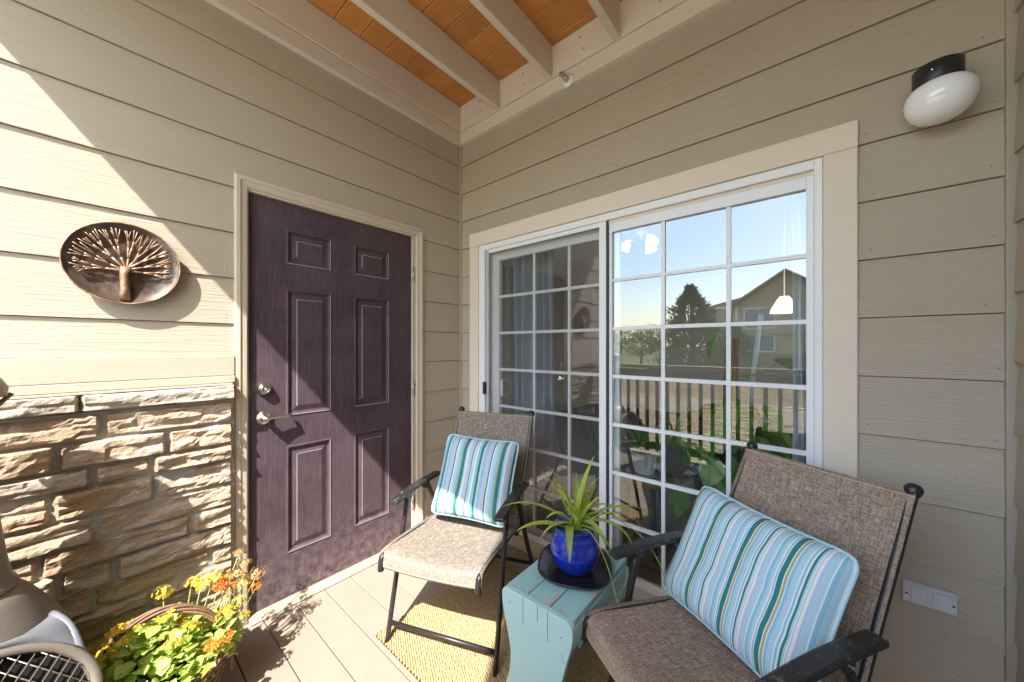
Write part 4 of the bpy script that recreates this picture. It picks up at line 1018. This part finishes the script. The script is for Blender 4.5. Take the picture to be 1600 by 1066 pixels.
# pothos in tall planter
pp=thing('potted_pothos',(1.62,.50,.028),'trailing pothos in a tall dark planter behind the glass','potted plant')
m=MB()
def sq(z,h): return [(-h,-h,z),(h,-h,z),(h,h,z),(-h,h,z)]
v=sq(0,.10)+sq(.84,.155)+sq(.84,.14)+sq(.76,.135); m.add(v,[(0,1,5,4),(1,2,6,5),(2,3,7,6),(3,0,4,7),(4,5,9,8),(5,6,10,9),(6,7,11,10),(7,4,8,11),(8,9,13,12),(9,10,14,13),(10,11,15,14),(11,8,12,15),(12,13,14,15),(3,2,1,0)]); m.build('planter',M['darkwood'],pp,False,world=False)
m=MB(); m.tube([(.09,-.02,.76),(.16,-.06,1.40)],.012,8); m.build('pole',M['whitepot'],pp,True,world=False)
m=MB(); m.tube([(.0,.06,.76),(.02,.06,1.28)],.035,10); m.build('moss_pole',M['wood'],pp,True,world=False)
def heart():
    m=MB(); n=9; vs=[]; L=.115
    for i in range(n+1):
        t=i/n; w_=.052*math.sin(math.pi*t**.62)**.85 if 0<t<1 else .001; x=t*L-(.012 if t==0 else 0); z=-.02*t*t
        vs+=[(x-(.02*(1-t)**3),-w_,z+w_*.25),(x,0,z),(x-(.02*(1-t)**3),w_,z+w_*.25)]
    fs=[]
    for i in range(n): b=i*3; fs+=[(b,b+1,b+4,b+3),(b+1,b+2,b+5,b+4)]
    m.add(vs,fs); me=m.mesh('leaf',True,False); me.materials.append(M['pothos']); return me
HM=heart(); rp=random.Random(31)
for i in range(80):
    a=rp.uniform(0,6.28); z=rp.choice([rp.uniform(.25,.95),rp.uniform(.6,.95)]); rad=rp.uniform(.12,.26) if z<.85 else rp.uniform(.03,.2)
    put(HM,'leaf',pp,(rad*math.cos(a),rad*math.sin(a)-.05,z),a+rp.uniform(-.8,.8),R(rp.uniform(20,80)),R(rp.uniform(-40,40)),rp.uniform(.7,1.25))
put(HM,'leaf',pp,(-.02,-.14,1.30),R(225),R(60),R(20),1.2)
put(HM,'leaf',pp,(.24,-.12,1.16),R(20),R(25),R(-20),1.1)
m=MB(); m.tube(smooth_path([(0,-.03,.8),(.06,-.12,1.0),(-.02,-.14,1.30)],6),.003,5); m.tube(smooth_path([(.06,-.1,1.08),(.15,-.13,1.10),(.24,-.12,1.16)],6),.003,5); m.build('vine',M['stem'],pp,True,world=False)
# lit lamps inside
fan=thing('ceiling_light',(.62,2.0,2.5),'ceiling light with three glowing shades seen through the glass','ceiling light')
m=MB(); m.lathe([(.06,0),(.06,-.04),(.02,-.06),(.02,-.09)],20); m.build('canopy',M['white'],fan,True,world=False)
for k in range(3):
    a=R(k*120+200); d=Vector((math.cos(a)*.13,math.sin(a)*.13,-.10)); q=Matrix.Translation(d)@Matrix.Rotation(a,4,'Z')@Matrix.Rotation(R(-35),4,'Y')
    m=MB(); m.tube([(0,0,-.08),d],.008,6); arm=m.build('arm',M['nickel'],fan,True,world=False)
    m=MB(); m.lathe([(.02,.0),(.035,-.03),(.06,-.085),(.065,-.11)],20); me=m.mesh('shade',True); me.transform(q); link('shade',me,M['litshade'],fan,world=False)
pd_=thing('pendant_lamp',(1.83,1.6,2.5),'small pendant lamp with a glowing shade seen through the glass','pendant lamp')
m=MB(); m.tube([(0,0,0),(0,0,-.86)],.004,6); m.build('cord',M['nickel'],pd_,world=False)
m=MB(); m.lathe([(.03,-.86),(.05,-.89),(.085,-.96),(.09,-.985)],24); m.build('shade',M['litshade'],pd_,True,world=False)

# ------------------------------------------------------------------ surroundings mirrored in the glass
hb=thing('apartment_house',(0,-28,-.45),'tan apartment house with a gabled roof, mirrored in the glass','building')
def wb(name,mat,*a,par=hb,bev=0):
    m=MB(); m.box(*a); return m.build(name,mat,par,bev=bev)
YB=-28
wb('wall',M['farwall'],-3.2,9,YB-8,YB,-.45,4.2); wb('wall',M['fargable'],-3.2,9,YB-8.0,YB+.05,2.0,4.2) if False else None
wb('wall',M['farstone'],-3.2,9,YB-8.05,YB+.06,-.45,.75)
wb('wall',M['fargable'],-4.4,-3.2,YB-8,YB-2.5,-.45,4.2)
# roof with gable toward us
m=MB(); m.prism([(-5.0,4.0),(-5.0,4.15),(2.5,6.0),(10,4.15),(10,4.0)],YB-9,YB-1.5,lambda p,q,t:(p,t,q)); rf=m.build('roof',M['shingle'],hb)
m=MB(); m.prism([(-2.3,3.95),(-2.3,4.1),(.9,6.35),(4.1,4.1),(4.1,3.95),(.9,6.2)],YB-6,YB+.9,lambda p,q,t:(p,t,q)); m.build('roof_gable',M['shingle'],rf)
m=MB(); m.prism([(-1.9,4.2),(.9,6.2),(3.7,4.2)],YB-5,YB+.3,lambda p,q,t:(p,t,q)); m.build('gable',M['fargable'],hb)
wb('wall',M['fargable'],-1.9,3.7,YB-.5,YB+.3,2.1,4.199)
for (x0,x1,z0,z1) in ((-1.35,.25,2.55,3.85),(-1.35,.25,.95,2.0),(2.0,3.2,2.5,3.7),(2.0,3.2,.9,2.0)):
    yy=YB+.3 if z0>2.1 else YB+.06
    f=wb('window',M['fartrim'],x0-.1,x1+.1,yy,yy+.06,z0-.1,z1+.1)
    for a,b_ in ((x0,(x0+x1)/2-.03),((x0+x1)/2+.03,x1)):
        mm=MB(); mm.box(a,b_,yy+.061,yy+.066,z0,z1); mm.build('pane',M['farglass'],f)
wb('belt_trim',M['fartrim'],-3.25,9,YB-8.06,YB+.08,2.08,2.2); wb('fascia',M['fartrim'],-3.3,-1.9,YB+.02,YB+.12,3.98,4.18); wb('corner_board',M['fartrim'],-1.95,-1.8,YB+.29,YB+.36,2.2,4.2); wb('downspout',M['fartrim'],1.55,1.65,YB+.3,YB+.42,-.4,4.2)
wb('balcony_post',M['fartrim'],-4.35,-4.2,YB-2.5,YB-2.35,2.0,4.0); wb('balcony_rail',M['rail'],-4.4,-3.2,YB-2.5,YB-2.42,2.2,2.9)
wb('chimney_post',M['farstone'],-1.9,-1.4,YB+.31,YB+.6,-.45,2.2)
# pine tree
def pine(loc,h,r,label,n,seed,mat='needle',conif=True):
    t=thing('pine_tree' if conif else 'broadleaf_tree',loc,label,'tree'); rn=random.Random(seed)
    m=MB(); m.tube([(0,0,0),(0.03*h,0,h*.5),(0,.02*h,h*.92)],[.04*h,.028*h,.006*h],8); m.build('trunk',M['bark'],t,True,world=False)
    m=MB()
    for i in range(n):
        if conif:
            z=h*(.08+.92*rn.random()**1.15); k=(1-z/h)**.75; lob=1+.35*noise.noise(Vector((z*1.4,seed,0))); a=rn.uniform(0,6.28)
            wh=z*3.2/h*2.6; rr=r*k*lob*(.25+.75*rn.random()**.5)*(1+.32*math.sin(a*5+int(wh)*2.3))*(.72+.42*(1-(wh%1))); p=Vector((rr*math.cos(a),rr*math.sin(a),z)); d=Vector((math.cos(a),math.sin(a),rn.uniform(.2,1.4))).normalized()
        else:
            d=Vector((rn.gauss(0,1),rn.gauss(0,1),rn.gauss(0,1))).normalized(); q=rn.random()**.4*(1+.4*noise.noise(d*2+Vector((seed,0,0)))); p=Vector((d.x*r*q,d.y*r*q,h*.62+d.z*h*.38*q))
        s=rn.uniform(.10,.22)*(h/4)*(1 if conif else .9); side=d.cross(Vector((rn.gauss(0,1),rn.gauss(0,1),rn.gauss(0,1)))).normalized()*s*(.16 if conif else .5)
        m.add([p-side,p+side,p+d*s+side*.3,p+d*s-side*.3],[(0,1,2,3)])
        if conif:
            s2=d.cross(side).normalized()*s*.16; m.add([p-s2,p+s2,p+d*s],[(0,1,2)])
    o=m.build('crown',M[mat],t,False,world=False,fix=False); return t
pine((-1.75,-14.2,-.45),4.2,1.75,'dense dark pine tree, mirrored in the glass',5200,3)
pine((-.35,-15.2,-.45),2.7,1.2,'lower dark pine beside the dense one, mirrored in the glass',2600,9)
for i,(x,y,h,r,lb) in enumerate([(-9.5,-30,3.0,1.7,'small green tree at the lawn edge, mirrored in the glass'),(-22,-70,6,3.5,'hazy round tree beyond the lawn, mirrored in the glass'),(-17,-75,7,3.2,'hazy tall tree beyond the lawn, mirrored in the glass'),(-29,-72,5.5,3.8,'hazy wide tree beyond the lawn, mirrored in the glass')]):
    pine((x,y,-.45),h,r,lb,1800,40+i,'treeleaf',False)
bpy.context.view_layer.update()
